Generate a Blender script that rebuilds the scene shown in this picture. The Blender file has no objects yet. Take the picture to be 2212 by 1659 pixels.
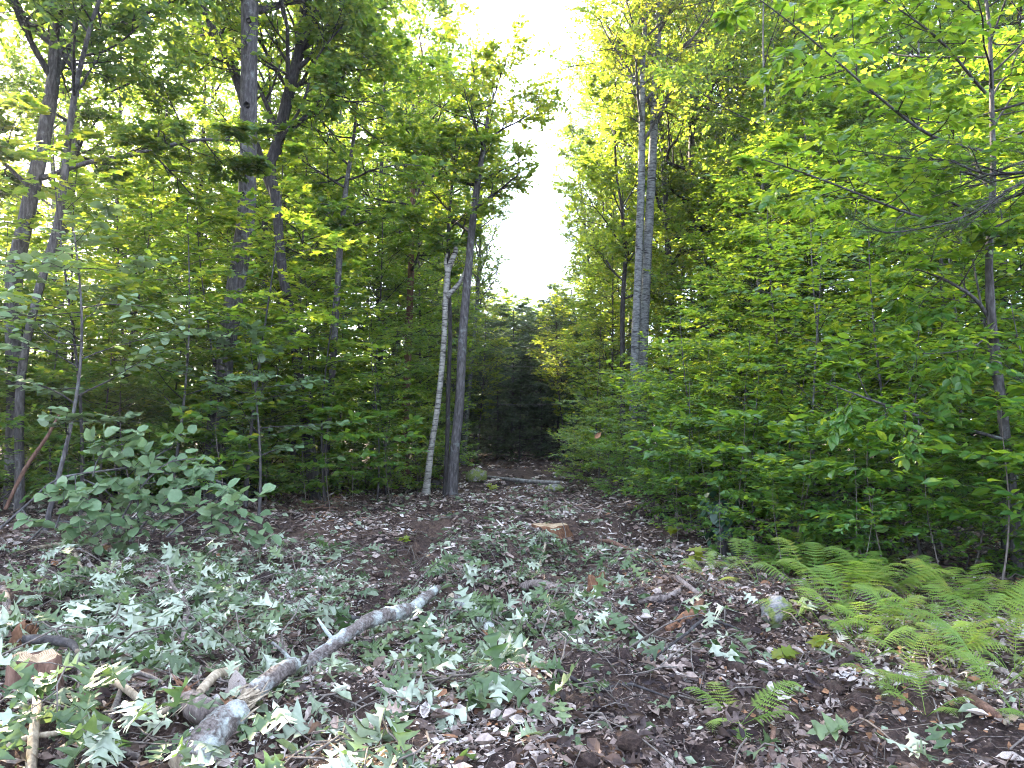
import bpy, math
import numpy as np
from mathutils import Vector

# ---------------------------------------------------------------- camera, sky, sun, exposure
C = bpy.context.scene.collection
SC = bpy.context.scene
CAM_Z, PITCH, FPX = 1.5, math.radians(2.9), 1597.0      # pixels of a 2212 x 1659 copy of the photograph
cam = bpy.data.cameras.new('camera'); camo = bpy.data.objects.new('camera', cam); C.objects.link(camo)
cam.sensor_width = 36.0; cam.lens = 36.0 * FPX / 2212.0
cam.clip_start = 0.05; cam.clip_end = 3000.0
camo.location = (0, 0, CAM_Z); camo.rotation_euler = (math.radians(90) + PITCH, 0, 0)
SC.camera = camo

SUN_EL, SUN_AZ = math.radians(31), math.radians(-41)     # azimuth from the viewing direction (+y), negative to the left
world = bpy.data.worlds.new('World'); SC.world = world; world.use_nodes = True
wn = world.node_tree; wn.nodes.clear()
wo = wn.nodes.new('ShaderNodeOutputWorld'); bg = wn.nodes.new('ShaderNodeBackground')
sky = wn.nodes.new('ShaderNodeTexSky'); sky.sky_type = 'NISHITA'; sky.sun_disc = False
sky.sun_elevation = SUN_EL; sky.sun_rotation = SUN_AZ
sky.air_density = 1.0; sky.dust_density = 3.0; sky.ozone_density = 1.0
thin = wn.nodes.new('ShaderNodeMix'); thin.data_type = 'RGBA'          # thin even cloud veil over the blue
thin.inputs['Factor'].default_value = 0.55
thin.inputs['B'].default_value = (8.8, 10.5, 13.5, 1)
wn.links.new(sky.outputs[0], thin.inputs['A'])
wn.links.new(thin.outputs['Result'], bg.inputs[0]); bg.inputs[1].default_value = 0.065
wn.links.new(bg.outputs[0], wo.inputs[0])
sl = bpy.data.lights.new('sun', 'SUN'); so = bpy.data.objects.new('sun', sl); C.objects.link(so)
sl.energy = 5.0; sl.angle = math.radians(0.6); sl.color = (1.0, 0.85, 0.62)
sdir = Vector((math.sin(SUN_AZ) * math.cos(SUN_EL), math.cos(SUN_AZ) * math.cos(SUN_EL), math.sin(SUN_EL)))
so.rotation_euler = sdir.to_track_quat('Z', 'Y').to_euler(); so.location = (-20, 20, 30)
vs = SC.view_settings; SC.display_settings.display_device = 'sRGB'
vs.view_transform = 'Standard'; vs.look = 'None'; vs.gamma = 1.0; vs.use_curve_mapping = False
vs.exposure = 3.58
SC.render.engine = 'CYCLES'
cy = SC.cycles
cy.max_bounces = 8; cy.diffuse_bounces = 4; cy.transmission_bounces = 4; cy.glossy_bounces = 2; cy.transparent_max_bounces = 4
cy.use_denoising = True; cy.use_adaptive_sampling = True; cy.adaptive_threshold = 0.012; cy.pixel_filter_type = 'BLACKMAN_HARRIS'; cy.filter_width = 1.05
cy.sample_clamp_indirect = 4.0; cy.caustics_reflective = False; cy.caustics_refractive = False

# ---------------------------------------------------------------- geometry helpers
R0 = np.random.default_rng(7)
def nrm(v):
    v = np.asarray(v, float)
    return v / np.maximum(np.linalg.norm(v, axis=-1, keepdims=True), 1e-9)
_hw = np.random.default_rng(3)
_waves = []
for lam, amp in ((9, .05), (6, .04), (3.7, .035), (2.3, .03), (1.5, .024), (1.0, .018), (.7, .014), (.45, .011), (.31, .008), (.22, .006)):
    for _ in range(2):
        a = _hw.uniform(0, 6.28); _waves.append((math.cos(a) * 6.283 / lam, math.sin(a) * 6.283 / lam, _hw.uniform(0, 6.28), amp))
def hgt(x, y):
    """height of the forest floor (numpy friendly)"""
    x = np.asarray(x, float); y = np.asarray(y, float)
    h = np.zeros(np.broadcast(x, y).shape)
    for kx, ky, ph, am in _waves:
        h = h + am * np.sin(kx * x + ky * y + ph)
    rough = 1 / (1 + np.exp(-(30 - y) / 4))
    h = h * (0.35 + 0.65 * rough)
    h = h - 0.17 * np.exp(-((x + 1.15 - (y - 8) * .03) / .27) ** 2) * np.exp(-((y - 9.2) / 2.8) ** 2) + .07 * np.exp(-((x + .62 - (y - 8) * .03) / .2) ** 2) * np.exp(-((y - 9.2) / 2.8) ** 2)     # wheel rut and its shoulder
    h = h - 0.09 * np.exp(-((x - .75 + (y - 8) * .01) / .25) ** 2) * np.exp(-((y - 8.5) / 2.6) ** 2)
    h = h + 0.13 * np.exp(-((x + 2.1) / .9) ** 2 - ((y - 5.3) / .7) ** 2)     # slash heap
    h = h - 0.22 * np.exp(-((x + .15) / .3) ** 2 - ((y - 6.45) / .22) ** 2)                               # scraped hollow
    h = h + 0.16 * np.exp(-((x - .15) / .8) ** 2 - ((y - 8.9) / .6) ** 2)                                  # raked-up mound
    h = h + 0.14 * np.exp(-((x - 2.2) / .8) ** 2 - ((y - 5.4) / .8) ** 2)
    h = h + 0.03 * np.maximum(0, np.abs(x) - 3) * (1 / (1 + np.exp(-(12 - np.abs(x)))))
    return h
def ray(px, py):
    a = (px - 1106) / FPX; b = (829.5 - py) / FPX
    return np.array([a, math.cos(PITCH) - b * math.sin(PITCH), math.sin(PITCH) + b * math.cos(PITCH)])
def P(px, py, D):
    """point seen at (px, py) at depth D"""
    d = ray(px, py); return np.array([0, 0, CAM_Z]) + d * (D / d[1])
def G(px, py):
    """point of the floor seen at (px, py)"""
    d = ray(px, py); t = 1.0
    p = None
    for _ in range(12):
        z = 0.0 if p is None else float(hgt(p[0], p[1]))
        t = (z - CAM_Z) / d[2]; t = min(max(t, 0.5), 60)
        p = np.array([0, 0, CAM_Z]) + d * t
    p[2] = float(hgt(p[0], p[1])); return p

class MB:
    def __init__(s): s.v = []; s.f = []; s.r = []; s.m = []; s.n = 0
    def add(s, v, f, rnd=None, mat=0):
        v = np.asarray(v, float).reshape(-1, 3); f = np.asarray(f, np.int64)
        s.v.append(v); s.f.append(f + s.n); s.n += len(v)
        s.r.append(np.full(len(f), .5) if rnd is None else np.broadcast_to(np.asarray(rnd, float), (len(f),)))
        s.m.append(np.full(len(f), mat, np.int32))
        return s
    def mesh(s, name, mats, smooth=True):
        me = bpy.data.meshes.new(name)
        v = np.concatenate(s.v).astype(np.float32)
        me.vertices.add(len(v)); me.vertices.foreach_set('co', v.ravel())
        li = np.concatenate([f.ravel() for f in s.f]).astype(np.int32)
        tot = np.concatenate([np.full(len(f), f.shape[1]) for f in s.f]).astype(np.int32)
        st = np.concatenate([[0], np.cumsum(tot)[:-1]]).astype(np.int32)
        me.loops.add(len(li)); me.loops.foreach_set('vertex_index', li)
        me.polygons.add(len(tot)); me.polygons.foreach_set('loop_start', st)
        try: me.polygons.foreach_set('loop_total', tot)
        except Exception: pass
        me.polygons.foreach_set('material_index', np.concatenate(s.m))
        me.polygons.foreach_set('use_smooth', np.full(len(tot), smooth))
        a = me.attributes.new('rnd', 'FLOAT', 'FACE'); a.data.foreach_set('value', np.concatenate(s.r).astype(np.float32))
        for m in (mats if isinstance(mats, (list, tuple)) else [mats]): me.materials.append(m)
        me.update(calc_edges=True)
        return me
    def build(s, name, mats, parent=None, smooth=True):
        return link(name, s.mesh(name, mats, smooth), parent)
def link(name, me, parent=None, loc=None):
    o = bpy.data.objects.new(name, me); C.objects.link(o)
    if parent is not None: o.parent = parent
    if loc is not None: o.location = loc
    return o
def tag(o, label=None, cat=None, group=None, kind=None):
    if label: o['label'] = label
    if cat: o['category'] = cat
    if group: o['group'] = group
    if kind: o['kind'] = kind
    return o
def empty(name, loc=(0, 0, 0), rz=0.0, label=None, cat=None, group=None):
    o = bpy.data.objects.new(name, None); C.objects.link(o); o.location = loc; o.rotation_euler = (0, 0, rz)
    o.empty_display_size = .1
    return tag(o, label, cat, group)
KIDS = {}
def kids(o):
    return [c for c in bpy.data.objects if c.parent is o]
def copy_tree(root, ch, loc, rz, sc, label, group, tilt=(0, 0)):
    r = root.copy(); C.objects.link(r); r.location = loc; r.rotation_euler = (tilt[0], tilt[1], rz); r.scale = (sc, sc, sc)
    tag(r, label, None, group)
    for c in ch:
        k = c.copy(); C.objects.link(k); k.parent = r
    return r

def tubes(Pt, Rd, s, rough=0.0, rng=R0):
    """quad tubes round many polylines: Pt (N,K,3), Rd (N,K)"""
    Pt = np.asarray(Pt, float); Rd = np.asarray(Rd, float); N, K, _ = Pt.shape
    T = nrm(np.gradient(Pt, axis=1))
    mean = nrm(Pt[:, -1] - Pt[:, 0])
    ref = np.where(np.abs(mean[:, 2:3]) < .8, np.array([[0, 0, 1.]]), np.array([[1., 0, 0]]))[:, None, :]
    U = nrm(np.cross(T, np.broadcast_to(ref, T.shape))); V = np.cross(T, U)
    a = np.arange(s) * 2 * math.pi / s
    rr = Rd[:, :, None]
    if rough:
        rr = rr * (1 + rough * rng.normal(0, 1, (N, K, s)))
    ring = Pt[:, :, None] + rr[..., None] * (np.cos(a)[None, None, :, None] * U[:, :, None] + np.sin(a)[None, None, :, None] * V[:, :, None])
    i = np.arange(N)[:, None, None] * K * s; k = np.arange(K - 1)[None, :, None] * s; j = np.arange(s)[None, None]; j2 = (j + 1) % s
    f = np.stack([i + k + j, i + k + j2, i + k + s + j2, i + k + s + j], -1).reshape(-1, 4)
    return ring.reshape(-1, 3), f
def resample(pts, n):
    pts = np.asarray(pts, float); d = np.concatenate([[0], np.cumsum(np.linalg.norm(np.diff(pts, axis=0), axis=1))])
    t = np.linspace(0, d[-1], n)
    # catmull-rom style smooth through the points
    out = np.empty((n, pts.shape[1]))
    tang = np.gradient(pts, d, axis=0)
    for q, tt in enumerate(t):
        k = min(max(int(np.searchsorted(d, tt)) - 1, 0), len(d) - 2); h = d[k + 1] - d[k]; u = (tt - d[k]) / max(h, 1e-9)
        out[q] = ((2*u**3 - 3*u**2 + 1) * pts[k] + (u**3 - 2*u**2 + u) * h * tang[k] + (-2*u**3 + 3*u**2) * pts[k+1] + (u**3 - u**2) * h * tang[k+1])
    return out
def cap(v, f, ring, centre, flip=False):
    """fan closing a ring of vertex ids; returns extended (v, f3)"""
    c = len(v); v = np.vstack([v, centre]); n = len(ring)
    tri = [[ring[i], ring[(i + 1) % n], c] if not flip else [ring[(i + 1) % n], ring[i], c] for i in range(n)]
    return v, np.array(tri)

# leaf templates: unit length along y, face up z
def T_(v, f): return np.array(v, float), np.array(f)
LEAF2 = T_([[0, 0, 0], [.31, .45, .07], [0, 1, -.06], [-.31, .45, .07]], [[0, 1, 2], [0, 2, 3]])
LEAFN = T_([[0, 0, 0], [.13, .5, .0], [0, 1, -.05], [-.13, .5, .0]], [[0, 1, 2], [0, 2, 3]])
LEAF6 = T_([[0, 0, 0], [.22, .25, .05], [.25, .58, .04], [0, 1, -.12], [-.25, .58, .04], [-.22, .25, .05], [0, .45, 0]],
           [[0, 1, 6], [1, 2, 6], [2, 3, 6], [3, 4, 6], [4, 5, 6], [5, 0, 6]])
LEAFR = T_([[0, 0, 0], [.26, .06, .04], [.43, .33, .09], [.36, .68, .06], [0, 1, -.08], [-.36, .68, .06], [-.43, .33, .09], [-.26, .06, .04], [0, .4, 0]],
           [[0, 1, 8], [1, 2, 8], [2, 3, 8], [3, 4, 8], [4, 5, 8], [5, 6, 8], [6, 7, 8], [7, 0, 8]])
MAPLE = T_([[0, 0, 0], [.2, .02, .02], [.42, .12, .06], [.3, .3, .04], [.52, .55, .07], [.2, .6, .02], [0, 1, -.08], [-.2, .6, .02], [-.52, .55, .07], [-.3, .3, .04], [-.42, .12, .06], [-.2, .02, .02], [0, .35, -.02]],
           [[i, (i + 1) % 12, 12] for i in range(12)])
def oak_leaf(kind, seed):
    g = np.random.default_rng(seed)
    half = np.array([(.012, 0), (.014, .1), (.05, .16), (.15, .2), (.21, .27), (.13, .285), (.07, .31), (.1, .38), (.24, .45), (.34, .56), (.2, .555), (.085, .57), (.1, .65), (.22, .73), (.27, .82), (.15, .79), (.07, .81), (.06, .9), (.001, 1.0)])
    h = half.copy(); h[:, 0] *= g.uniform(.85, 1.15); n = len(h)
    v = []
    for sgn in (1, -1):
        for x, y in h: v.append((sgn * x * g.uniform(.9, 1.1), y, 0))
    for x, y in h: v.append((0, y, 0))
    v = np.array(v, float)
    x, y = v[:, 0].copy(), v[:, 1].copy()
    if kind == 0: z = .3 * np.abs(x) - .1 * y * y
    elif kind == 1: z = .75 * np.abs(x) - .35 * (y - .3) ** 2
    elif kind == 2: z = -.5 * np.abs(x) - .5 * y ** 2 + .1 * np.sin(9 * y)
    else: z = .6 * x * y + .25 * np.abs(x) + .3 * y * y
    v[:, 2] = z + g.normal(0, .008, len(v))
    f = []
    for i in range(n - 1):
        f.append((i, i + 1, 2 * n + i + 1, 2 * n + i)); f.append((n + i + 1, n + i, 2 * n + i, 2 * n + i + 1))
    return v, np.array(f)
OAKS = [oak_leaf(k % 4, 40 + k) for k in range(6)]

def place(T, pos, d, n, size, rng=R0, rnd=None):
    tv, tf = T; N = len(pos)
    d = nrm(d); n = n - (n * d).sum(-1, keepdims=True) * d; n = nrm(n); s = np.cross(d, n)
    sz = np.asarray(size, float).reshape(-1, 1, 1) * np.ones((N, 1, 1))
    v = pos[:, None] + sz * (tv[None, :, 0:1] * s[:, None] + tv[None, :, 1:2] * d[:, None] + tv[None, :, 2:3] * n[:, None])
    f = (np.arange(N)[:, None, None] * len(tv) + tf[None]).reshape(-1, tf.shape[1])
    r = rng.random(N) if rnd is None else rnd
    return v.reshape(-1, 3), f, np.repeat(r, len(tf))

# ---------------------------------------------------------------- materials
def mat(name):
    m = bpy.data.materials.new(name); m.use_nodes = True; m.node_tree.nodes.clear(); return m, m.node_tree
def nd(t, typ, **kw):
    n = t.nodes.new(typ)
    for k, v in kw.items(): setattr(n, k, v)
    return n
def ramp(t, stops, src):
    r = nd(t, 'ShaderNodeValToRGB'); e = r.color_ramp.elements
    while len(e) > 1: e.remove(e[-1])
    e[0].position, e[0].color = stops[0][0], (*stops[0][1], 1)
    for p, c in stops[1:]:
        x = e.new(p); x.color = (*c, 1)
    t.links.new(src, r.inputs[0]); return r.outputs[0]
def leaf_mat(name, stops, tstops, tr=.45, rough=.45, back=None, spec=.35, objvar=.25, mott=0, mscale=50):
    m, t = mat(name)
    at = nd(t, 'ShaderNodeAttribute', attribute_name='rnd')
    oi = nd(t, 'ShaderNodeObjectInfo')
    mx = nd(t, 'ShaderNodeMath', operation='MULTIPLY_ADD'); t.links.new(oi.outputs['Random'], mx.inputs[0]); mx.inputs[1].default_value = objvar; 
    sc_ = nd(t, 'ShaderNodeMath', operation='MULTIPLY'); t.links.new(at.outputs['Fac'], sc_.inputs[0]); sc_.inputs[1].default_value = 1 - objvar
    t.links.new(sc_.outputs[0], mx.inputs[2])
    col = ramp(t, stops, mx.outputs[0]); tcol = ramp(t, tstops, mx.outputs[0])
    if back is not None:
        ge = nd(t, 'ShaderNodeNewGeometry'); bm = nd(t, 'ShaderNodeMix', data_type='RGBA')
        t.links.new(ge.outputs['Backfacing'], bm.inputs['Factor']); t.links.new(col, bm.inputs['A'])
        bcol = ramp(t, back, mx.outputs[0]); t.links.new(bcol, bm.inputs['B']); col = bm.outputs['Result']
    if mott:
        tc = nd(t, 'ShaderNodeTexCoord'); nz = nd(t, 'ShaderNodeTexNoise'); nz.inputs['Scale'].default_value = mscale; nz.inputs['Detail'].default_value = 4; t.links.new(tc.outputs['Object'], nz.inputs[0])
        mr = nd(t, 'ShaderNodeMapRange'); mr.inputs[1].default_value = .3; mr.inputs[2].default_value = .7; mr.inputs[3].default_value = 1 - mott; mr.inputs[4].default_value = 1 + mott * .8; t.links.new(nz.outputs[0], mr.inputs[0])
        vm = nd(t, 'ShaderNodeVectorMath', operation='SCALE'); t.links.new(col, vm.inputs[0]); t.links.new(mr.outputs[0], vm.inputs['Scale']); col = vm.outputs[0]
    pb = nd(t, 'ShaderNodeBsdfPrincipled'); t.links.new(col, pb.inputs['Base Color'])
    pb.inputs['Roughness'].default_value = rough; pb.inputs['Specular IOR Level'].default_value = spec
    tl = nd(t, 'ShaderNodeBsdfTranslucent'); t.links.new(tcol, tl.inputs[0])
    ms = nd(t, 'ShaderNodeMixShader'); ms.inputs[0].default_value = tr
    t.links.new(pb.outputs[0], ms.inputs[1]); t.links.new(tl.outputs[0], ms.inputs[2])
    o = nd(t, 'ShaderNodeOutputMaterial'); t.links.new(ms.outputs[0], o.inputs[0])
    return m
def bark_mat(name, dark, mid, light, lichen=None, lichen_amt=.5, zs=.25, scale=30, bump=.6, birch=False):
    m, t = mat(name)
    tc = nd(t, 'ShaderNodeTexCoord'); mp = nd(t, 'ShaderNodeMapping'); t.links.new(tc.outputs['Object'], mp.inputs[0])
    mp.inputs['Scale'].default_value = (1, 1, zs)
    n1 = nd(t, 'ShaderNodeTexNoise'); n1.inputs['Scale'].default_value = scale; n1.inputs['Detail'].default_value = 6; n1.inputs['Roughness'].default_value = .65
    t.links.new(mp.outputs[0], n1.inputs[0])
    c = ramp(t, [(.3, dark), (.5, mid), (.72, light)], n1.outputs[0])
    n2 = nd(t, 'ShaderNodeTexNoise'); n2.inputs['Scale'].default_value = 5.5; n2.inputs['Detail'].default_value = 5; n2.inputs['Roughness'].default_value = .7
    t.links.new(tc.outputs['Object'], n2.inputs[0])
    if lichen is not None:
        rp = nd(t, 'ShaderNodeMapRange'); rp.inputs[1].default_value = 1 - lichen_amt - .04; rp.inputs[2].default_value = 1 - lichen_amt + .1
        t.links.new(n2.outputs[0], rp.inputs[0])
        mx = nd(t, 'ShaderNodeMix', data_type='RGBA'); t.links.new(rp.outputs[0], mx.inputs['Factor']); t.links.new(c, mx.inputs['A'])
        lc = ramp(t, [(.35, tuple(k * .75 for k in lichen)), (.6, lichen)], n1.outputs[0]); t.links.new(lc, mx.inputs['B']); c = mx.outputs['Result']
    if birch:
        mp2 = nd(t, 'ShaderNodeMapping'); t.links.new(tc.outputs['Object'], mp2.inputs[0]); mp2.inputs['Scale'].default_value = (2.5, 2.5, 16)
        n3 = nd(t, 'ShaderNodeTexNoise'); n3.inputs['Scale'].default_value = 1.6; n3.inputs['Detail'].default_value = 3; t.links.new(mp2.outputs[0], n3.inputs[0])
        rp = nd(t, 'ShaderNodeMapRange'); rp.inputs[1].default_value = .56; rp.inputs[2].default_value = .64; t.links.new(n3.outputs[0], rp.inputs[0])
        mx = nd(t, 'ShaderNodeMix', data_type='RGBA'); t.links.new(rp.outputs[0], mx.inputs['Factor']); t.links.new(c, mx.inputs['A']); mx.inputs['B'].default_value = (*dark, 1); c = mx.outputs['Result']
    pb = nd(t, 'ShaderNodeBsdfPrincipled'); t.links.new(c, pb.inputs['Base Color']); pb.inputs['Roughness'].default_value = .85; pb.inputs['Specular IOR Level'].default_value = .2
    bp = nd(t, 'ShaderNodeBump'); bp.inputs['Strength'].default_value = bump; bp.inputs['Distance'].default_value = .03; t.links.new(n1.outputs[0], bp.inputs['Height']); t.links.new(bp.outputs[0], pb.inputs['Normal'])
    o = nd(t, 'ShaderNodeOutputMaterial'); t.links.new(pb.outputs[0], o.inputs[0])
    return m
def wood_mat(name, a, b, scale=40, zs=.12):
    return bark_mat(name, tuple(k * .6 for k in a), a, b, zs=zs, scale=scale, bump=.3)

M = {}
G1 = [(0, (.022, .062, .018)), (.5, (.04, .098, .024)), (.85, (.066, .128, .026)), (1, (.12, .14, .024))]
T1 = [(0, (.17, .32, .03)), (.5, (.32, .46, .035)), (.85, (.5, .55, .04)), (1, (.65, .56, .04))]
M['maple'] = leaf_mat('maple_leaf', G1, T1, .5)
M['oakc'] = leaf_mat('oak_crown_leaf', [(0, (.02, .056, .022)), (.6, (.036, .085, .028)), (1, (.066, .112, .03))], [(0, (.12, .21, .03)), (.6, (.2, .3, .03)), (1, (.35, .38, .03))], .46)
M['beech'] = leaf_mat('beech_leaf', [(0, (.026, .082, .02)), (.5, (.048, .128, .026)), (.9, (.08, .155, .028)), (1, (.15, .17, .026))],
                      [(0, (.15, .3, .02)), (.5, (.28, .43, .025)), (.9, (.42, .5, .03)), (1, (.62, .54, .03))], .48, rough=.36, spec=.5)
M['yellow'] = leaf_mat('yellow_sunlit_tint_leaf', [(0, (.06, .12, .016)), (.6, (.095, .15, .02)), (1, (.17, .18, .022))], [(0, (.26, .4, .03)), (.6, (.4, .5, .03)), (1, (.62, .55, .04))], .5)  # sunlit look put into the leaf colour to lighten aspen, cherry, grey maple crowns
M['hemlock'] = leaf_mat('hemlock_needle', [(0, (.02, .05, .026)), (.6, (.036, .075, .034)), (1, (.07, .11, .04))], [(0, (.06, .12, .035)), (1, (.16, .22, .045))], .3)
M['hobble'] = leaf_mat('round_shrub_leaf', [(0, (.06, .11, .05)), (.6, (.12, .19, .095)), (1, (.2, .26, .14))], [(0, (.12, .22, .06)), (1, (.22, .32, .1))], .3, rough=.5,
                       back=[(0, (.13, .19, .12)), (1, (.2, .26, .16))], objvar=.8, mott=.25, mscale=4)
M['fern'] = leaf_mat('fern_green', [(0, (.09, .165, .036)), (.6, (.145, .215, .042)), (.92, (.23, .25, .045)), (1, (.27, .2, .07))], [(0, (.2, .36, .04)), (.7, (.32, .46, .05)), (1, (.5, .5, .06))], .42, objvar=.6)
M['oakcut'] = leaf_mat('cut_oak_leaf', [(0, (.036, .066, .026)), (.6, (.07, .108, .044)), (1, (.13, .165, .075))], [(0, (.08, .17, .05)), (1, (.18, .28, .07))], .25, rough=.4,
                       back=[(0, (.15, .18, .13)), (.5, (.27, .305, .235)), (1, (.42, .44, .36))], objvar=.8, mott=.3, mscale=5)
M['litter'] = leaf_mat('dry_leaf', [(0, (.022, .016, .018)), (.3, (.06, .042, .04)), (.48, (.15, .105, .09)), (.62, (.26, .195, .17)), (.8, (.4, .34, .315)), (.93, (.55, .5, .49)), (.96, (.26, .13, .07)), (1, (.17, .085, .055))],
                       [(0, (.08, .04, .02)), (1, (.3, .2, .1))], .14, rough=.75, objvar=0.0, spec=.2, mott=.45, mscale=45)
M['litterg'] = leaf_mat('fallen_green_leaf', [(0, (.035, .06, .028)), (.35, (.09, .12, .065)), (.7, (.19, .225, .155)), (.9, (.32, .345, .26)), (1, (.44, .43, .35))], [(0, (.1, .18, .04)), (1, (.2, .26, .08))], .2, rough=.55, objvar=0.0, mott=.35, mscale=40)
M['bark'] = bark_mat('grey_brown_bark', (.022, .019, .02), (.062, .055, .056), (.125, .116, .118), (.17, .185, .18), .4)
M['barkd'] = bark_mat('dark_bark', (.014, .012, .012), (.038, .033, .034), (.085, .077, .077), (.14, .155, .145), .36)
M['barkp'] = bark_mat('pale_smooth_bark', (.05, .044, .042), (.13, .118, .11), (.22, .205, .195), (.27, .27, .255), .45, zs=.7, scale=14, bump=.2)
M['birch'] = bark_mat('birch_bark', (.035, .03, .028), (.21, .195, .175), (.36, .34, .31), (.28, .27, .245), .45, zs=3, scale=9, bump=.25, birch=True)
M['aspen'] = bark_mat('aspen_bark', (.028, .026, .027), (.12, .12, .122), (.21, .21, .208), (.2, .215, .195), .4, zs=2, scale=11, bump=.3, birch=True)
M['red_bark'] = bark_mat('reddish_bark', (.04, .022, .017), (.115, .062, .045), (.2, .12, .09), None)
M['twig'] = bark_mat('twig_bark', (.04, .033, .03), (.1, .082, .072), (.19, .165, .15), None, scale=60, bump=.2)
M['lichen_log'] = bark_mat('lichened_limb_bark', (.04, .03, .028), (.15, .12, .11), (.29, .25, .235), (.5, .53, .51), .5, zs=.8, scale=55, bump=1.0)
M['grey_log'] = bark_mat('weathered_log', (.04, .031, .029), (.13, .102, .094), (.25, .208, .192), None, zs=.4, scale=35)
M['cut'] = wood_mat('fresh_cut_wood', (.27, .17, .1), (.46, .34, .22), 60, .6)
M['rot'] = wood_mat('rotten_orange_wood', (.11, .052, .03), (.23, .125, .07), 40, .35)
M['pale_wood'] = wood_mat('split_pale_wood', (.26, .205, .15), (.44, .37, .28))
def soil_mat():
    m, t = mat('forest_soil')
    tc = nd(t, 'ShaderNodeTexCoord')
    a = nd(t, 'ShaderNodeTexNoise'); a.inputs['Scale'].default_value = 1.1; a.inputs['Detail'].default_value = 7; a.inputs['Roughness'].default_value = .7; t.links.new(tc.outputs['Object'], a.inputs[0])
    b = nd(t, 'ShaderNodeTexNoise'); b.inputs['Scale'].default_value = 26; b.inputs['Detail'].default_value = 8; b.inputs['Roughness'].default_value = .75; t.links.new(tc.outputs['Object'], b.inputs[0])
    c1 = ramp(t, [(.3, (.012, .008, .008)), (.5, (.04, .026, .024)), (.68, (.1, .066, .056))], b.outputs[0])
    c2 = ramp(t, [(.3, (.028, .018, .016)), (.52, (.085, .055, .044)), (.72, (.17, .115, .09))], b.outputs[0])
    mx = nd(t, 'ShaderNodeMix', data_type='RGBA'); rp = nd(t, 'ShaderNodeMapRange'); rp.inputs[1].default_value = .42; rp.inputs[2].default_value = .6
    t.links.new(a.outputs[0], rp.inputs[0]); t.links.new(rp.outputs[0], mx.inputs['Factor']); t.links.new(c1, mx.inputs['A']); t.links.new(c2, mx.inputs['B'])
    pb = nd(t, 'ShaderNodeBsdfPrincipled'); t.links.new(mx.outputs['Result'], pb.inputs['Base Color']); pb.inputs['Roughness'].default_value = .95; pb.inputs['Specular IOR Level'].default_value = .15
    bp = nd(t, 'ShaderNodeBump'); bp.inputs['Strength'].default_value = .9; bp.inputs['Distance'].default_value = .05; t.links.new(b.outputs[0], bp.inputs['Height']); t.links.new(bp.outputs[0], pb.inputs['Normal'])
    o = nd(t, 'ShaderNodeOutputMaterial'); t.links.new(pb.outputs[0], o.inputs[0])
    return m
M['soil'] = soil_mat()

# ---------------------------------------------------------------- the ground
def axis_pts(lo, hi, step, far, grow=1.22):
    mid = np.arange(lo, hi + 1e-6, step); out = []
    s = step; x = hi
    while x < far: s *= grow; x += s; out.append(x)
    neg = []; s = step; x = lo
    while x > -far: s *= grow; x -= s; neg.append(x)
    return np.concatenate([neg[::-1], mid, out])
gx = axis_pts(-6, 6, .055, 900); gy = axis_pts(2.4, 15, .055, 900)
XX, YY = np.meshgrid(gx, gy); ZZ = hgt(XX, YY)
near = (np.abs(XX) < 8) & (YY > 1) & (YY < 17)
ZZ = ZZ + near * np.random.default_rng(5).normal(0, .015, ZZ.shape)
gw = len(gx); gi = (np.arange(len(gy) - 1)[:, None] * gw + np.arange(gw - 1)[None]).ravel()
MB().add(np.stack([XX, YY, ZZ], -1), np.stack([gi, gi + 1, gi + gw + 1, gi + gw], -1)).build('ground', M['soil'])
tag(bpy.data.objects['ground'], 'dark forest soil of the cleared track', None, None, 'structure')

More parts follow.
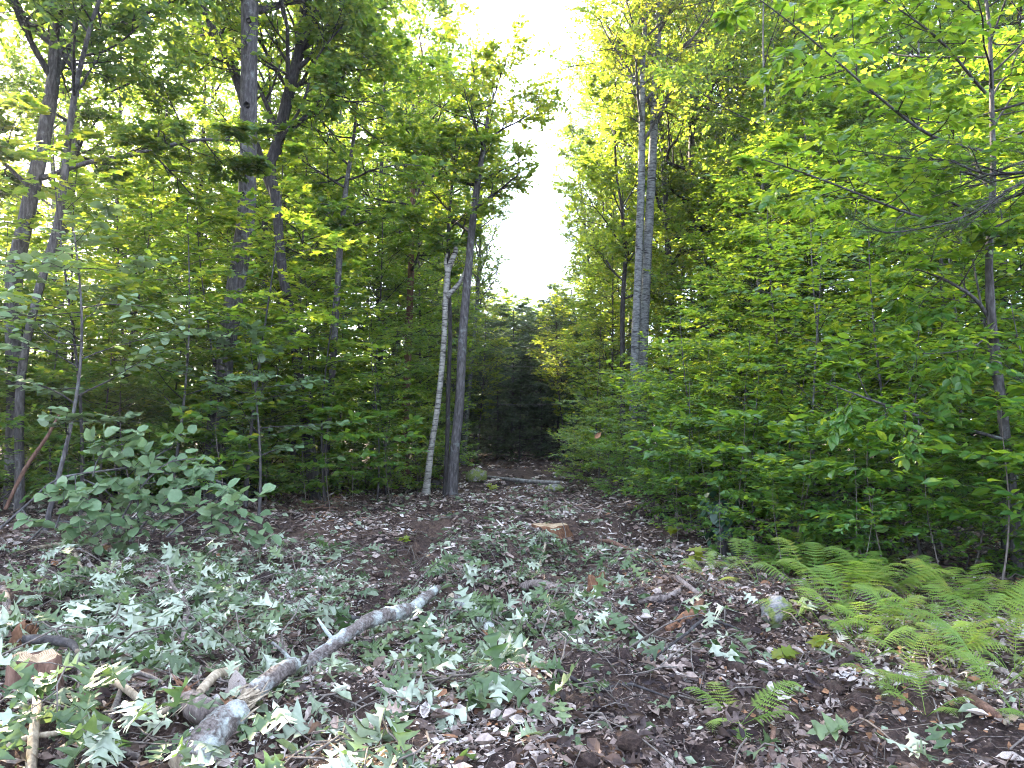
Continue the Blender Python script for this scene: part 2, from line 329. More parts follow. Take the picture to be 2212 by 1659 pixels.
# ---------------------------------------------------------------- trees
def interp(Pl, t):
    """points and tangents on polylines: Pl (N,K,3), t (N,n)"""
    N, K, _ = Pl.shape; u = np.clip(t, 0, .9999) * (K - 1); k = u.astype(int); w = (u - k)[..., None]
    i = np.arange(N)[:, None]
    a, b = Pl[i, k], Pl[i, k + 1]
    return a * (1 - w) + b * w, nrm(b - a), k
def spawn(Pl, Rd, n, t0, t1, ang, asd, lens, K, rng, up=0.0, planar=0.0, noise=.12, rratio=.6, golden=False, tip=.25):
    """n children on each polyline; lens(t, parent_length) gives their lengths"""
    N = len(Pl)
    t = t0 + (t1 - t0) * (np.arange(n)[None] + rng.random((N, n))) / n
    b, T, k = interp(Pl, t)
    pl = np.linalg.norm(np.diff(Pl, axis=1), axis=-1).sum(1)[:, None]
    L = lens(t, pl) * rng.uniform(.7, 1.25, t.shape)
    z = np.array([0, 0, 1.])
    if golden: az = (np.arange(n)[None] * 2.39996 + rng.uniform(0, 6.28, (N, 1)) + rng.normal(0, .35, (N, n)))
    else: az = rng.uniform(0, 2 * math.pi, (N, n))
    ref = np.where(np.abs(T[..., 2:3]) < .9, z, np.array([1., 0, 0])); U = nrm(np.cross(T, ref)); V = np.cross(T, U)
    side = np.cos(az)[..., None] * U + np.sin(az)[..., None] * V
    if planar > 0:
        alt = np.where((np.arange(n)[None] + rng.integers(0, 2, (N, 1))) % 2, 1., -1.)[..., None]
        side = nrm(side * (1 - planar) + planar * alt * U)
    a = np.radians(ang + rng.normal(0, asd, t.shape))[..., None]
    d = nrm(np.cos(a) * T + np.sin(a) * side)
    st = (L / (K - 1))[..., None]
    pts = [b]; p = b
    for q in range(K - 1):
        p = p + st * d; pts.append(p)
        d = nrm(d + np.array([0, 0, up]) + rng.normal(0, noise, d.shape) * np.array([1, 1, 1 - .5 * planar]))
    Cp = np.stack(pts, 2).reshape(N * n, K, 3)
    r0 = (Rd[np.arange(N)[:, None], k] * rratio)
    r0 = np.minimum(r0, L * .028 + .0015).reshape(-1, 1)
    Rc = r0 * np.linspace(1, tip, K)[None]
    return Cp, Rc
def leaves_on(mb, Tw, n, size, rng, T=LEAF2, t0=.1, flat=.6, droop=.25, spread=55, shade=None):
    """n leaves along each twig polyline; flat = how much the blades keep level"""
    N = len(Tw)
    t = t0 + (1 - t0) * (np.arange(n)[None] + rng.random((N, n))) / n
    b, Tn, _ = interp(Tw, t)
    U = nrm(np.cross(Tn, np.array([0, 0, 1.])) + 1e-6); alt = np.where(np.arange(n)[None] % 2, 1., -1.)[..., None]
    a = np.radians(spread + rng.normal(0, 18, t.shape))[..., None]
    d = nrm(np.cos(a) * Tn + np.sin(a) * alt * U + rng.normal(0, .28 * (1.2 - flat), Tn.shape) - np.array([0, 0, droop]) * rng.random(t.shape)[..., None])
    up = nrm(np.array([0, 0, 1.]) * flat + rng.normal(0, 1, d.shape) * (1 - flat) * .75)
    sz = size * rng.uniform(.6, 1.25, t.shape)
    v, f, r = place(T, b.reshape(-1, 3), d.reshape(-1, 3), up.reshape(-1, 3), sz.ravel(), rng)
    mb.add(v, f, r)
PROF = {
    'dome': lambda u: np.sqrt(np.clip(1 - (2 * u - .75) ** 2 / 1.7, .05, 1)),
    'cone': lambda u: .25 + .95 * (1 - u),
    'even': lambda u: .55 + .45 * np.sin(np.pi * np.clip(u * .9 + .1, 0, 1)),
    'oval': lambda u: .35 + .65 * np.sin(np.pi * np.clip(u, 0, 1)),
}
def crown(trunk, rad, sp, rng, wood, leaf):
    """limbs, branchlets and leaves on a trunk polyline (K,3)"""
    Pl = trunk[None]; Rd = rad[None]; t0 = sp.get('t0', .35); t1 = sp.get('t1', 1.0); pf = PROF[sp.get('prof', 'dome')]
    L1 = lambda t, pl: sp['L1'] * pf((t - t0) / (t1 - t0))
    A, Ra = spawn(Pl, Rd, sp['n1'], t0, t1, sp.get('a1', 60), 12, L1, 7, rng, sp.get('up1', .05), 0, sp.get('noise', .12), .55, True)
    B, Rb = spawn(A, Ra, sp['n2'], .18, 1.0, 48, 14, lambda t, pl: pl * sp.get('r2', .5) * (1.15 - .6 * t), 5, rng, sp.get('up2', .03), sp.get('pl', .4), .14)
    v, f = tubes(A, Ra, 5); wood.add(v, f); v, f = tubes(B, Rb, 4); wood.add(v, f)
    T = sp.get('T', LEAF2); flat = sp.get('flat', .5); size = sp['leaf']
    if sp.get('n3', 0):
        D, Rdd = spawn(B, Rb, sp['n3'], .15, 1.0, 48, 16, lambda t, pl: np.clip(pl * .55, .15, .6), 3, rng, 0, sp.get('pl', .4), .14)
        v, f = tubes(D, np.maximum(Rdd, .0022), 3); wood.add(v, f)
        leaves_on(leaf, D, sp['nl'], size, rng, T, .05, flat, sp.get('droop', .25))
        leaves_on(leaf, B, max(3, sp['nl'] // 2), size, rng, T, .5, flat, sp.get('droop', .25))
    else:
        leaves_on(leaf, B, sp['nl'], size, rng, T, .05, flat, sp.get('droop', .25))
        leaves_on(leaf, A, max(4, sp['nl'] // 2), size, rng, T, .6, flat, sp.get('droop', .25))
def straight(h, rng, wob=.04, n=14, lean=0.0):
    z = np.linspace(0, 1, n); p = np.zeros((n, 3)); p[:, 2] = z * h
    for ax in (0, 1):
        p[:, ax] = h * wob * (np.sin(z * rng.uniform(2, 5) + rng.uniform(0, 6)) * .5 + rng.normal(0, 1) * z * .6)
    p[:, 0] += lean * h * z; p[:, :2] -= p[0, :2]
    return p
def trunk_r(n, r0, r1, flare=.35):
    z = np.linspace(0, 1, n); return (r0 + (r1 - r0) * z ** .9) * (1 + flare * np.exp(-z * 14))
def tree(name, trunk, rad, sp, bark, leafm, seed, loc=(0, 0, 0), label=None, cat='tree', group=None, sides=12, extra=None, crowned=True):
    """Empty > trunk, limbs, crown; trunk polyline in local coordinates. extra: more (polyline, radii, spec) stems of the same tree"""
    rng = np.random.default_rng(seed)
    root = empty(name, loc, 0, label, cat, group)
    w, l = MB(), MB()
    tk = MB(); v, f = tubes(trunk[None], rad[None], sides, .035, rng); tk.add(v, f)
    if crowned: crown(trunk, rad, sp, rng, w, l)
    for pl, rr, s2 in (extra or []):
        v, f = tubes(pl[None], rr[None], max(6, sides - 4), .03, rng); tk.add(v, f)
        if s2: crown(pl, rr, s2, rng, w, l)
    tk.build('trunk', M[bark], root)
    if w.n: w.build('limbs', M['barkd'] if bark != 'aspen' else M['bark'], root)
    if l.n: l.build('crown', M[leafm], root, smooth=False)
    return root
CANOPY = dict(t0=.38, n1=30, L1=3.1, a1=55, up1=.07, n2=8, r2=.5, n3=6, nl=11, leaf=.125, pl=.35, flat=.45, prof='dome')
MID = dict(t0=.1, n1=44, L1=2.1, a1=72, up1=.0, n2=7, r2=.55, n3=4, nl=10, leaf=.13, pl=.75, flat=.6, prof='oval')
SAP = dict(t0=.2, n1=20, L1=1.25, a1=74, up1=-.01, n2=7, r2=.55, nl=11, leaf=.11, pl=.95, flat=.68, prof='oval', T=LEAF6)
HEM = dict(t0=.04, n1=60, L1=2.3, a1=84, up1=-.03, n2=9, r2=.5, n3=4, nl=8, leaf=.2, pl=.85, flat=.6, prof='cone', T=LEAFN, droop=.4)

class Proto:
    """a kind of tree built once; the first planting moves the original, later ones copy it"""
    def __init__(s, root): s.root = root; s.kids = kids(root); s.used = False
    def plant(s, x, y, rz, sc, label, group, tilt=(0, 0), sink=.03):
        loc = (x, y, float(hgt(x, y)) - sink)
        if not s.used:
            s.used = True; r = s.root; r.location = loc; r.rotation_euler = (tilt[0], tilt[1], rz); r.scale = (sc,) * 3; tag(r, label, None, group); return r
        return copy_tree(s.root, s.kids, loc, rz, sc, label, group, tilt)
def proto(name, h, r0, sp, bark, leafm, seed, cat='tree', wob=.03, lean=0.0, sides=9):
    g = np.random.default_rng(seed + 900)
    return Proto(tree(name, straight(h, g, wob, 14, lean), trunk_r(14, r0, r0 * .22), sp, bark, leafm, seed, cat=cat, sides=sides))
can = [proto('maple_tree', 16.5, .15, CANOPY, 'bark', 'maple', 11), proto('oak_tree', 17.5, .17, dict(CANOPY, L1=3.4, leaf=.135, n1=28), 'barkd', 'oakc', 12),
       proto('poplar_tree', 17, .13, dict(CANOPY, t0=.42, L1=2.3, n1=34, a1=45, leaf=.1, flat=.3), 'aspen', 'maple', 13)]
mid = [proto('understory_maple', 9.5, .07, MID, 'bark', 'maple', 21), proto('understory_beech', 8.5, .065, dict(MID, n1=42, flat=.66), 'bark', 'beech', 22),
       proto('understory_birch', 10.5, .06, dict(MID, t0=.28, n1=34, L1=1.7, a1=60, leaf=.11, flat=.5), 'bark', 'maple', 23)]
sap = [proto('beech_sapling', 4.6, .026, SAP, 'bark', 'beech', 31, 'sapling', .05), proto('beech_sapling', 3.4, .02, dict(SAP, n1=17, L1=1.1), 'bark', 'beech', 32, 'sapling', .06),
       proto('maple_sapling', 5.2, .026, dict(SAP, n1=20, T=MAPLE, leaf=.12, flat=.7, nl=8, t0=.3), 'barkd', 'maple', 33, 'sapling', .05),
       proto('leafy_seedling', 1.5, .01, dict(SAP, n1=12, L1=.55, n2=4, nl=7, leaf=.1, t0=.15, flat=.7), 'twig', 'beech', 34, 'seedling', .08)]
shr = [proto('understory_shrub', 2.8, .016, dict(SAP, t0=.04, n1=30, L1=1.35, n2=8, nl=10, leaf=.12, flat=.75, pl=.85, prof='even'), 'twig', 'maple', 36, 'shrub', .08), proto('understory_shrub', 2.1, .014, dict(SAP, t0=.03, n1=26, L1=1.2, n2=8, nl=10, leaf=.11, flat=.75, pl=.85, prof='even'), 'twig', 'beech', 37, 'shrub', .1)]
hem = [proto('hemlock_tree', 12, .14, HEM, 'barkd', 'hemlock', 41), proto('hemlock_tree', 9, .1, dict(HEM, n1=52, L1=2.0), 'barkd', 'hemlock', 42), proto('hemlock_tree', 9, .1, dict(HEM, t0=.24, n1=48, L1=2.6, prof='oval'), 'barkd', 'hemlock', 43)]
broad = proto('broad_leaved_sapling', 1.7, .011, dict(SAP, n1=13, L1=.7, n2=4, nl=7, leaf=.15, t0=.3, flat=.62), 'twig', 'beech', 38, 'sapling', .09)

# ---- the trunks one can tell apart, traced as 3-D stems
def stem(pix, D, widths, n=22, wob=0.12, seed=0, foot=None):
    """pixel polyline [(x, y), ...] at depth D (number or list) -> world polyline; widths in pixels"""
    g = np.random.default_rng(seed); k = len(pix)
    Ds = np.full(k, float(D)) if np.isscalar(D) else np.array(D, float)
    pts = [P(x, y, d) for (x, y), d in zip(pix, Ds)]
    w = np.interp(np.arange(k), np.linspace(0, k - 1, len(widths)), widths) * Ds / FPX / 2 * .78
    q = resample(np.column_stack([np.array(pts), w]), n)
    q[:, 1] += wob * np.sin(np.linspace(0, 5, n) + g.uniform(0, 6)) * np.linspace(0, 1, n)
    return q[:, :3], np.maximum(q[:, 3], .004)
def standing(name, pix, D, widths, sp, bark, leafm, seed, label, up=None, cat='tree', extra=(), n=24, group=None, sides=14, crowned=True):
    """a tree whose stem follows the pixels; its base is dropped to the floor, its top carried on above the frame by `up` metres"""
    p, r = stem(pix, D, widths, n, seed=seed)
    b = p[0].copy(); z0 = float(hgt(b[0], b[1])) - .08
    if b[2] > z0 + .05:
        d = nrm(p[0] - p[2]); t = (b[2] - z0) / max(-d[2], .3); p = np.vstack([p[0] + d * t, p]); r = np.concatenate([[r[0] * 1.25], r])
    else: p[0, 2] = z0
    if up:
        d = nrm(nrm(p[-1] - p[-4]) + np.array([0, 0, .6])); m = 6
        ext = p[-1] + d * np.linspace(up / m, up, m)[:, None] + np.random.default_rng(seed).normal(0, .05, (m, 3))
        p = np.vstack([p, ext]); r = np.concatenate([r, np.linspace(r[-1], r[-1] * .25, m + 1)[1:]])
    base = p[0].copy(); loc = np.array([base[0], base[1], 0])
    d0 = p[1] - p[0]; hh = max(np.linalg.norm(d0), .05); tt = [0., .06, .14, .26, .42]; tt = [q for q in tt if q < hh * .8]
    foot = np.array([p[0] + d0 * q / hh for q in tt]); fr = np.array([r[1] * (1 + .75 * math.exp(-q / .13)) for q in tt])
    p = np.vstack([foot, p[1:]]); r = np.concatenate([fr, r[1:]])
    ex = [(e[0] - loc, e[1], e[2]) for e in extra]
    return tree(name, p - loc, r, sp, bark, leafm, seed, loc=tuple(loc), label=label, cat=cat, group=group, sides=sides, extra=ex, crowned=crowned)
def px_stem(pix, D, widths, seed=0, n=14): return stem(pix, D, widths, n, .05, seed)
UPC = dict(CANOPY, t0=.5, n1=22, L1=2.6, leaf=.12)
# thick scarred trunk in the left woods
big = standing('maple_tree', [(462, 1110), (466, 960), (480, 800), (508, 610), (530, 450), (536, 300), (545, 0)], 12.0, [66, 54, 52, 50, 48, 46, 46], dict(UPC, t0=.8, n1=14, L1=3.0), 'bark', 'maple', 101,
               'thick grey-brown maple trunk with dark knot holes, tallest in the left woods', up=6.0, n=30)
M['hollow'] = bark_mat('painted_hollow_shade', (.003, .003, .003), (.008, .007, .007), (.016, .014, .013), None, bump=.3)  # near-black colour stands in for the shade inside the shallow knot holes
for kx, ky, kw in [(534, 362, 15), (530, 388, 13), (528, 424, 9), (540, 235, 10), (548, 60, 9)]:
    tkn = [c for c in bpy.data.objects if c.parent is big and c.name.startswith('trunk')][0]; kp = P(kx, ky, 12)
    vv = np.array([v.co for v in tkn.data.vertices]) + np.array(big.location); dd = (vv[:, 0] - kp[0]) ** 2 + (vv[:, 2] - kp[2]) ** 2 + np.maximum(0, vv[:, 1] - 12.02) * 5; kv = vv[np.argmin(dd)]
    g4 = np.random.default_rng(int(kx * ky)); n4 = 12; a4 = np.arange(n4) * 2 * math.pi / n4; rk = kw * 12 / FPX / 2 * (1 + g4.normal(0, .12, n4))
    ring = [np.stack([np.cos(a4) * rk * q, np.full(n4, yy), np.sin(a4) * rk * q * 1.15], -1) for q, yy in ((1.3, .03), (1.15, -.025), (.85, -.02), (.5, .01))]
    vk = np.vstack(ring + [[[0, .012, 0]]]) + np.array([kp[0], kv[1] - .005, kp[2]]) - np.array(big.location)
    fk = np.array([[i * n4 + j, i * n4 + (j + 1) % n4, (i + 1) * n4 + (j + 1) % n4, (i + 1) * n4 + j] for i in range(3) for j in range(n4)]); f3 = np.array([[3 * n4 + j, 3 * n4 + (j + 1) % n4, 4 * n4] for j in range(n4)])
    MB().add(vk, fk).add(np.zeros((0, 3)), f3 - len(vk)).build('knot_hole', M['hollow'], big)
# forked tree behind it
f1 = px_stem([(600, 440), (560, 340), (512, 170), (450, 40), (400, -120)], [13.4, 13.5, 13.7, 14, 14.3], [26, 26, 24, 22, 14], 1)
f2 = px_stem([(596, 330), (655, 95), (690, 0), (735, -150)], 13.4, [30, 24, 18, 10], 2)
f3 = px_stem([(608, 300), (650, 230), (690, 120), (740, 60)], [13.2, 13, 12.8, 12.6], [9, 8, 6, 4], 3)
standing('forked_maple', [(682, 1085), (668, 980), (650, 860), (632, 700), (612, 600), (604, 520), (600, 440), (588, 350), (596, 330), (620, 230), (652, 95), (660, 0)], 13.4, [36, 28, 28, 26, 26, 28, 30, 30, 26, 24], dict(UPC, t0=.6, n1=16, L1=2.4), 'barkd', 'maple', 102,
         'dark trunk forking into several bent limbs, just right of the thick scarred trunk', up=4.5, n=34, extra=[(*f1, dict(UPC, t0=.5, n1=9, L1=2.0)), (*f2, dict(UPC, t0=.4, n1=7, L1=1.8)), (*f3, dict(UPC, t0=.3, n1=7, L1=1.3))])
# slim lichened sapling trunk with horizontal sprays
standing('young_maple', [(700, 1075), (708, 930), (722, 750), (736, 550), (746, 430), (766, 280), (772, 180)], 14.2, [20, 18, 18, 16, 14, 9, 5], dict(MID, t0=.5, n1=26, L1=1.7, T=MAPLE, leaf=.13, nl=7, n3=3), 'bark', 'maple', 103,
         'slim pale-lichened young maple with yellow-green leaves, right of the forked tree', up=1.2)
# clump at the end of the track
standing('broken_birch', [(922, 1052), (930, 980), (945, 880), (958, 740), (964, 620), (970, 575), (985, 545), (982, 520)], 15.2, [21, 17, 16, 16, 16, 16, 14, 8], dict(MID, t0=.8, n1=4, L1=.6), 'birch', 'beech', 104,
         'leaning pale birch with split bark, leftmost stem of the clump at the track end', n=24,
         extra=[(*px_stem([(966, 640), (985, 620), (1002, 595), (1012, 560)], 15.2, [16, 13, 12, 10], 4), None), (*px_stem([(966, 590), (962, 560), (966, 548)], 15.2, [11, 9, 7], 5), None)], crowned=False)
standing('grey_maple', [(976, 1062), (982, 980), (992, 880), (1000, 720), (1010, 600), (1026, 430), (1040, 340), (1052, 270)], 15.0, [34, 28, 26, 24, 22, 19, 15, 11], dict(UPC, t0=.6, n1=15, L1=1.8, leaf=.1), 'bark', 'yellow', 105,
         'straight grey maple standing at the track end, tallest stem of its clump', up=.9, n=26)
standing('slim_maple', [(962, 1052), (966, 960), (968, 850), (972, 700), (968, 560), (975, 420), (990, 330)], 15.6, [14, 12, 12, 11, 10, 8, 5], dict(MID, t0=.55, n1=20, L1=1.3), 'barkd', 'maple', 106,
         'thin dark stem squeezed between the pale birch and the grey maple', up=.6)
# left edge
standing('oak_tree', [(28, 1100), (36, 800), (30, 620), (58, 450), (86, 300), (108, 150), (116, 0)], 11.0, [46, 44, 42, 40, 38, 34, 30], dict(UPC, t0=.68, n1=14, L1=2.6), 'bark', 'oakc', 107,
         'stout grey trunk nearest the left edge of the picture', up=5.5, n=28, extra=[(*px_stem([(92, 385), (190, 352), (300, 332), (430, 300), (520, 302)], [11, 10.8, 10.7, 10.6, 10.5], [17, 13, 12, 9, 4], 6), dict(MID, t0=.35, n1=12, L1=1.1, leaf=.11)),
                                  (*px_stem([(60, 400), (0, 345), (-60, 300)], 10.8, [12, 10, 6], 7), dict(MID, t0=.3, n1=8, L1=1.0))])
standing('oak_tree', [(42, 1080), (52, 760), (86, 600), (114, 500), (130, 400), (146, 280), (166, 180), (206, 50)], 10.2, [24, 22, 22, 22, 20, 18, 15, 10], dict(UPC, t0=.68, n1=13, L1=2.0), 'bark', 'oakc', 108,
         'slender leaning trunk crossing in front of the stout left-edge trunk', up=3.5, n=26)
standing('oak_tree', [(128, 1060), (122, 800), (112, 640), (138, 500), (150, 420), (160, 300), (150, 100)], 15.0, [30, 28, 26, 24, 22, 20, 14], dict(UPC, t0=.6, n1=13, L1=2.2), 'bark', 'oakc', 109,
         'greyish trunk behind the slender leaning trunk at the far left', up=4.0, n=24)
standing('young_maple', [(874, 1040), (876, 900), (882, 720), (886, 620), (890, 450), (905, 250)], 19.0, [24, 23, 21, 18, 14, 8], dict(UPC, t0=.5, n1=20, L1=2.2), 'red_bark', 'maple', 110,
         'short-looking reddish brown trunk left of the pale birch, half hidden by leaves', up=3.0)
for i, (x, D, w, b) in enumerate([(572, 18, 22, 'bark'), (348, 19, 14, 'barkd'), (250, 22, 16, 'bark'), (430, 21, 15, 'barkd'), (820, 22, 14, 'barkd')]):
    standing('slim_maple', [(x + 4, 1040), (x, 800), (x - 4, 560), (x + 6, 300), (x + 14, 120)], D, [w, w * .9, w * .8, w * .6, w * .4], dict(UPC, t0=.55, n1=12, L1=2.2), b, 'maple', 120 + i,
             ['grey trunk showing between the thick scarred trunk and the forked tree', 'thin dark trunk midway between left edge and thick scarred trunk', 'thin grey trunk deep in the left woods, seen against bright sky',
              'thin dark trunk close behind the thick scarred trunk on its left', 'thin dark trunk between the slim young maple and the reddish trunk'][i], up=3.0)
# right of the track
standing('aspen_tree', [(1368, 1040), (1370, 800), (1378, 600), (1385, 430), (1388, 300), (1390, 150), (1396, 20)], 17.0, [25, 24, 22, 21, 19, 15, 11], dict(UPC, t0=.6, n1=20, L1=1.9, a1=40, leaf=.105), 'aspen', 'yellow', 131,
         'left one of the twin grey aspen trunks beside the sky gap', up=4.0, n=26)
standing('aspen_tree', [(1384, 1040), (1390, 760), (1398, 560), (1408, 350), (1415, 180), (1422, 50)], 17.4, [26, 26, 25, 23, 20, 17], dict(UPC, t0=.66, n1=18, L1=2.3, a1=45, leaf=.105), 'aspen', 'maple', 132,
         'right one of the twin grey aspen trunks beside the sky gap', up=5.0, n=26)
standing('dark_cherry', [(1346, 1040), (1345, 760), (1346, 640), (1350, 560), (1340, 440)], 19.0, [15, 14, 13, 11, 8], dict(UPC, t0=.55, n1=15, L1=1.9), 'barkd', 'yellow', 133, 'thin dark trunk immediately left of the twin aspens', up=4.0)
standing('oak_tree', [(1530, 1040), (1526, 800), (1520, 580), (1502, 430), (1494, 330), (1505, 180), (1500, 40)], 20.0, [26, 25, 24, 21, 18, 15, 10], dict(UPC, t0=.5, n1=18, L1=2.4), 'bark', 'oakc', 134, 'bent grey trunk with side limbs right of the twin aspens', up=4.0, n=26)
for i, (x, D, w, b) in enumerate([(1556, 23, 17, 'barkd'), (1602, 24, 22, 'barkd'), (1642, 15, 13, 'barkp'), (1672, 18, 16, 'barkp'), (1692, 19, 12, 'barkp'), (1850, 16, 13, 'bark'), (1742, 21, 10, 'barkp'), (1975, 14, 12, 'barkp'), (2060, 19, 14, 'barkd')]):
    standing('slim_maple', [(x + 3, 1050), (x, 800), (x - 2, 560), (x + 8, 300), (x + 2, 100)], D, [w, w * .95, w * .85, w * .6, w * .4], dict(UPC, t0=.5, n1=13, L1=2.2), b, ['maple', 'beech'][i % 2], 140 + i,
             ['dark straight trunk, second to the right of the twin aspens', 'stocky dark trunk, third to the right of the twin aspens', 'pale thin trunk seen low down among beech leaves right of the stocky dark trunk',
              'pale trunk, left one of a close pair in the beech thicket', 'pale thin trunk, right one of a close pair in the beech thicket', 'thin grey trunk in the middle of the beech thicket', 'palest thread-thin trunk between the close pair and the thicket middle',
              'whitish thin trunk left of the tree at the right edge', 'dark thin trunk in the gloom behind the tree at the right edge'][i], up=3.0, group='trunks in the beech thicket')
r1 = px_stem([(2146, 700), (2110, 650), (2050, 612), (1960, 572)], [7.1, 7.0, 6.9, 6.8], [13, 10, 8, 3], 8)
r2 = px_stem([(2172, 950), (2080, 925), (1960, 890), (1850, 852), (1780, 828)], [7.0, 6.8, 6.6, 6.4, 6.3], [10, 9, 8, 5, 3], 9)
BG = dict(SAP, t0=.15, n1=16, L1=.62, n2=5, nl=8, leaf=.105, a1=50, flat=.6)
r3 = px_stem([(2136, 330), (2010, 290), (1880, 190), (1760, 95), (1640, 10)], [7.0, 6.4, 5.9, 5.5, 5.2], [10, 9, 7, 5, 3], 10)
r4 = px_stem([(2140, 480), (2000, 470), (1850, 420), (1740, 380), (1640, 345)], [7.0, 6.5, 6.1, 5.8, 5.6], [9, 8, 6, 5, 3], 11)
r5 = px_stem([(2128, 200), (2040, 100), (1960, 40), (1880, -20)], [7.0, 6.4, 6.0, 5.7], [9, 7, 5, 3], 12)
r6 = px_stem([(2150, 700), (2110, 745), (2060, 760), (1990, 765)], [7.0, 6.7, 6.5, 6.3], [5, 4, 3, 2], 13)
standing('beech_tree', [(2200, 1262), (2190, 1080), (2172, 900), (2156, 760), (2144, 650), (2138, 520), (2140, 400), (2130, 250), (2120, 60)], 7.0, [32, 27, 26, 25, 23, 18, 16, 13, 10], dict(MID, t0=.5, n1=30, L1=2.0, T=LEAF6, leaf=.1, n3=3), 'bark', 'beech', 150,
         'smooth grey beech trunk with crooked limbs at the right edge', up=1.5, n=28, extra=[(*r1, dict(SAP, t0=.3, n1=8, L1=.7)), (*r2, dict(SAP, t0=.25, n1=9, L1=.6)), (*r3, BG), (*r4, BG), (*r5, BG), (*r6, dict(BG, n1=9))])
# long bare hemlock boughs reaching in from the right
for i, (pix, Ds, w, lab) in enumerate([
    ([(2420, 400), (2212, 372), (2120, 378), (2050, 350), (1960, 345), (1840, 322)], [5.4, 5.6, 5.7, 5.8, 5.9, 6.0], [16, 10, 8, 6, 4, 2], 'bare dark hemlock bough sweeping in level from the right edge, upper one'),
    ([(2420, 300), (2212, 390), (2080, 470), (1990, 492), (1900, 500), (1840, 470)], [5.0, 5.2, 5.3, 5.4, 5.5, 5.6], [12, 7, 6, 5, 4, 2], 'pale bare bough sagging across the leaves below the upper bough')]):
    p, r = px_stem(pix, Ds, w, 20 + i)
    rt = empty('hemlock_bough', (0, 0, 0), 0, lab, 'branch'); g = np.random.default_rng(60 + i)
    mb = MB(); v, f = tubes(p[None], r[None], 8, .03, g); mb.add(v, f)
    A, Ra = spawn(p[None], r[None], 26, .15, 1, 50, 14, lambda t, pl: .55 * (1.3 - t), 5, g, .0, .8, .12); v, f = tubes(A, Ra, 4); mb.add(v, f)
    B, Rb = spawn(A, Ra, 5, .2, 1, 48, 14, lambda t, pl: pl * .45, 4, g, 0, .8, .1); v, f = tubes(B, np.maximum(Rb, .0015), 3); mb.add(v, f)
    mb.build('bough', M['barkd'], rt); l = MB()
    leaves_on(l, B, 22, .026, g, LEAFN, .0, .8, .1, 70); l.build('needles', M['hemlock'], rt, smooth=False)
# ---- planted trees
ORD = ['first', 'second', 'third', 'fourth', 'fifth', 'sixth', 'seventh', 'eighth', 'ninth', 'tenth', 'eleventh', 'twelfth', 'thirteenth', 'fourteenth', 'fifteenth', 'sixteenth', 'seventeenth', 'eighteenth', 'nineteenth', 'twentieth']
def ordn(i):
    n = i + 1
    if n <= 20: return ORD[i]
    t = ['twenty', 'thirty', 'forty', 'fifty', 'sixty'][n // 10 - 2]
    return t + '-' + ORD[n % 10 - 1] if n % 10 else t[:-1] + 'ieth'
def plant_all(protos, spots, what, group, g):
    """spots (x, y, scale, proto index); numbered across the picture from the left"""
    spots = sorted(spots, key=lambda s: s[0] / s[1])
    for i, (x, y, sc, k) in enumerate(spots):
        protos[k].plant(x, y, g.uniform(0, 6.28), sc, what.format(n=ordn(i)), group, (g.normal(0, .025), g.normal(0, .025)))
g = np.random.default_rng(77)
L = [(-1.3, 27.4, .56, 2), (2.0, 26.5, .56, 2), (-.4, 39, .85, 0), (1.4, 40, .85, 1), (-2.2, 25, .56, 2), (2.7, 24.5, .56, 2), (-2.0, 30, .62, 0), (2.9, 30, .66, 1), (3.2, 37, .9, 0), (-3, 38, .9, 1), (.6, 44, 1, 0), (-1.5, 44, 1, 0), (2.6, 45, 1, 1)]
plant_all(mid, L, 'broadleaf tree overhanging the far end of the track, {n} counted from the left', 'trees over the far track end', g)
# left woods: tall trees, thin enough to let the low sun through
L = [(-5.6, 19.5, .72, 2), (-6.4, 25, .86, 0), (-3.1, 24.5, .76, 2), (-4.5, 28, .85, 2), (-9, 33, .9, 0), (-12.5, 35, .9, 2), (-2.7, 30, .96, 2), (-5, 31, 1.0, 0), (-3.8, 36, .95, 1), (-2.2, 34, .8, 2), (-1.75, 26.5, .74, 2), (-9.8, 23.5, .85, 2), (-13.2, 27, .85, 2), (-7.6, 31, .92, 2), (-11.4, 19, .8, 2)]
plant_all(can, L, 'tall tree crowning the left woods, {n} counted from the left edge', 'tall trees of the left woods', g)
L = [(-7, 21.4, 1.02, 0), (-9.6, 24.6, 1.08, 0), (-5, 24.2, 1.02, 0), (-13, 23.6, 1.0, 0), (-3.5, 20.6, .82, 1), (-8.6, 19.5, .85, 1), (-11.8, 24.5, .95, 0), (-14.5, 22, .9, 0), (-10.2, 20.5, .7, 2), (-4.6, 15.5, .8, 0), (-3.4, 18, .75, 1), (-6.2, 18.5, .85, 0), (-7.6, 15, .75, 1), (-9.2, 17.5, .9, 0), (-10.8, 14.2, .8, 0), (-5.4, 21, .9, 2), (-8, 23, .9, 0), (-11, 21.5, .9, 1), (-13.6, 19, .85, 0), (-2.7, 22, .85, 0), (-3.9, 26, .9, 1), (-6.4, 26, .9, 0), (-9.5, 26.5, .95, 0), (-13, 29, .55, 0), (-17.5, 27, .5, 0), (-16, 33, .55, 0), (-11.5, 34, .55, 1), (-7.5, 33, .6, 0), (-20, 31, .5, 0), (-9.8, 31, .55, 0), (-5.8, 35, .6, 1), (-14.5, 32, .5, 1), (-3.2, 33, .8, 0)]
plant_all(mid, L, 'leafy understory tree of the left woods, {n} counted from the left edge', 'understory trees of the left woods', g)
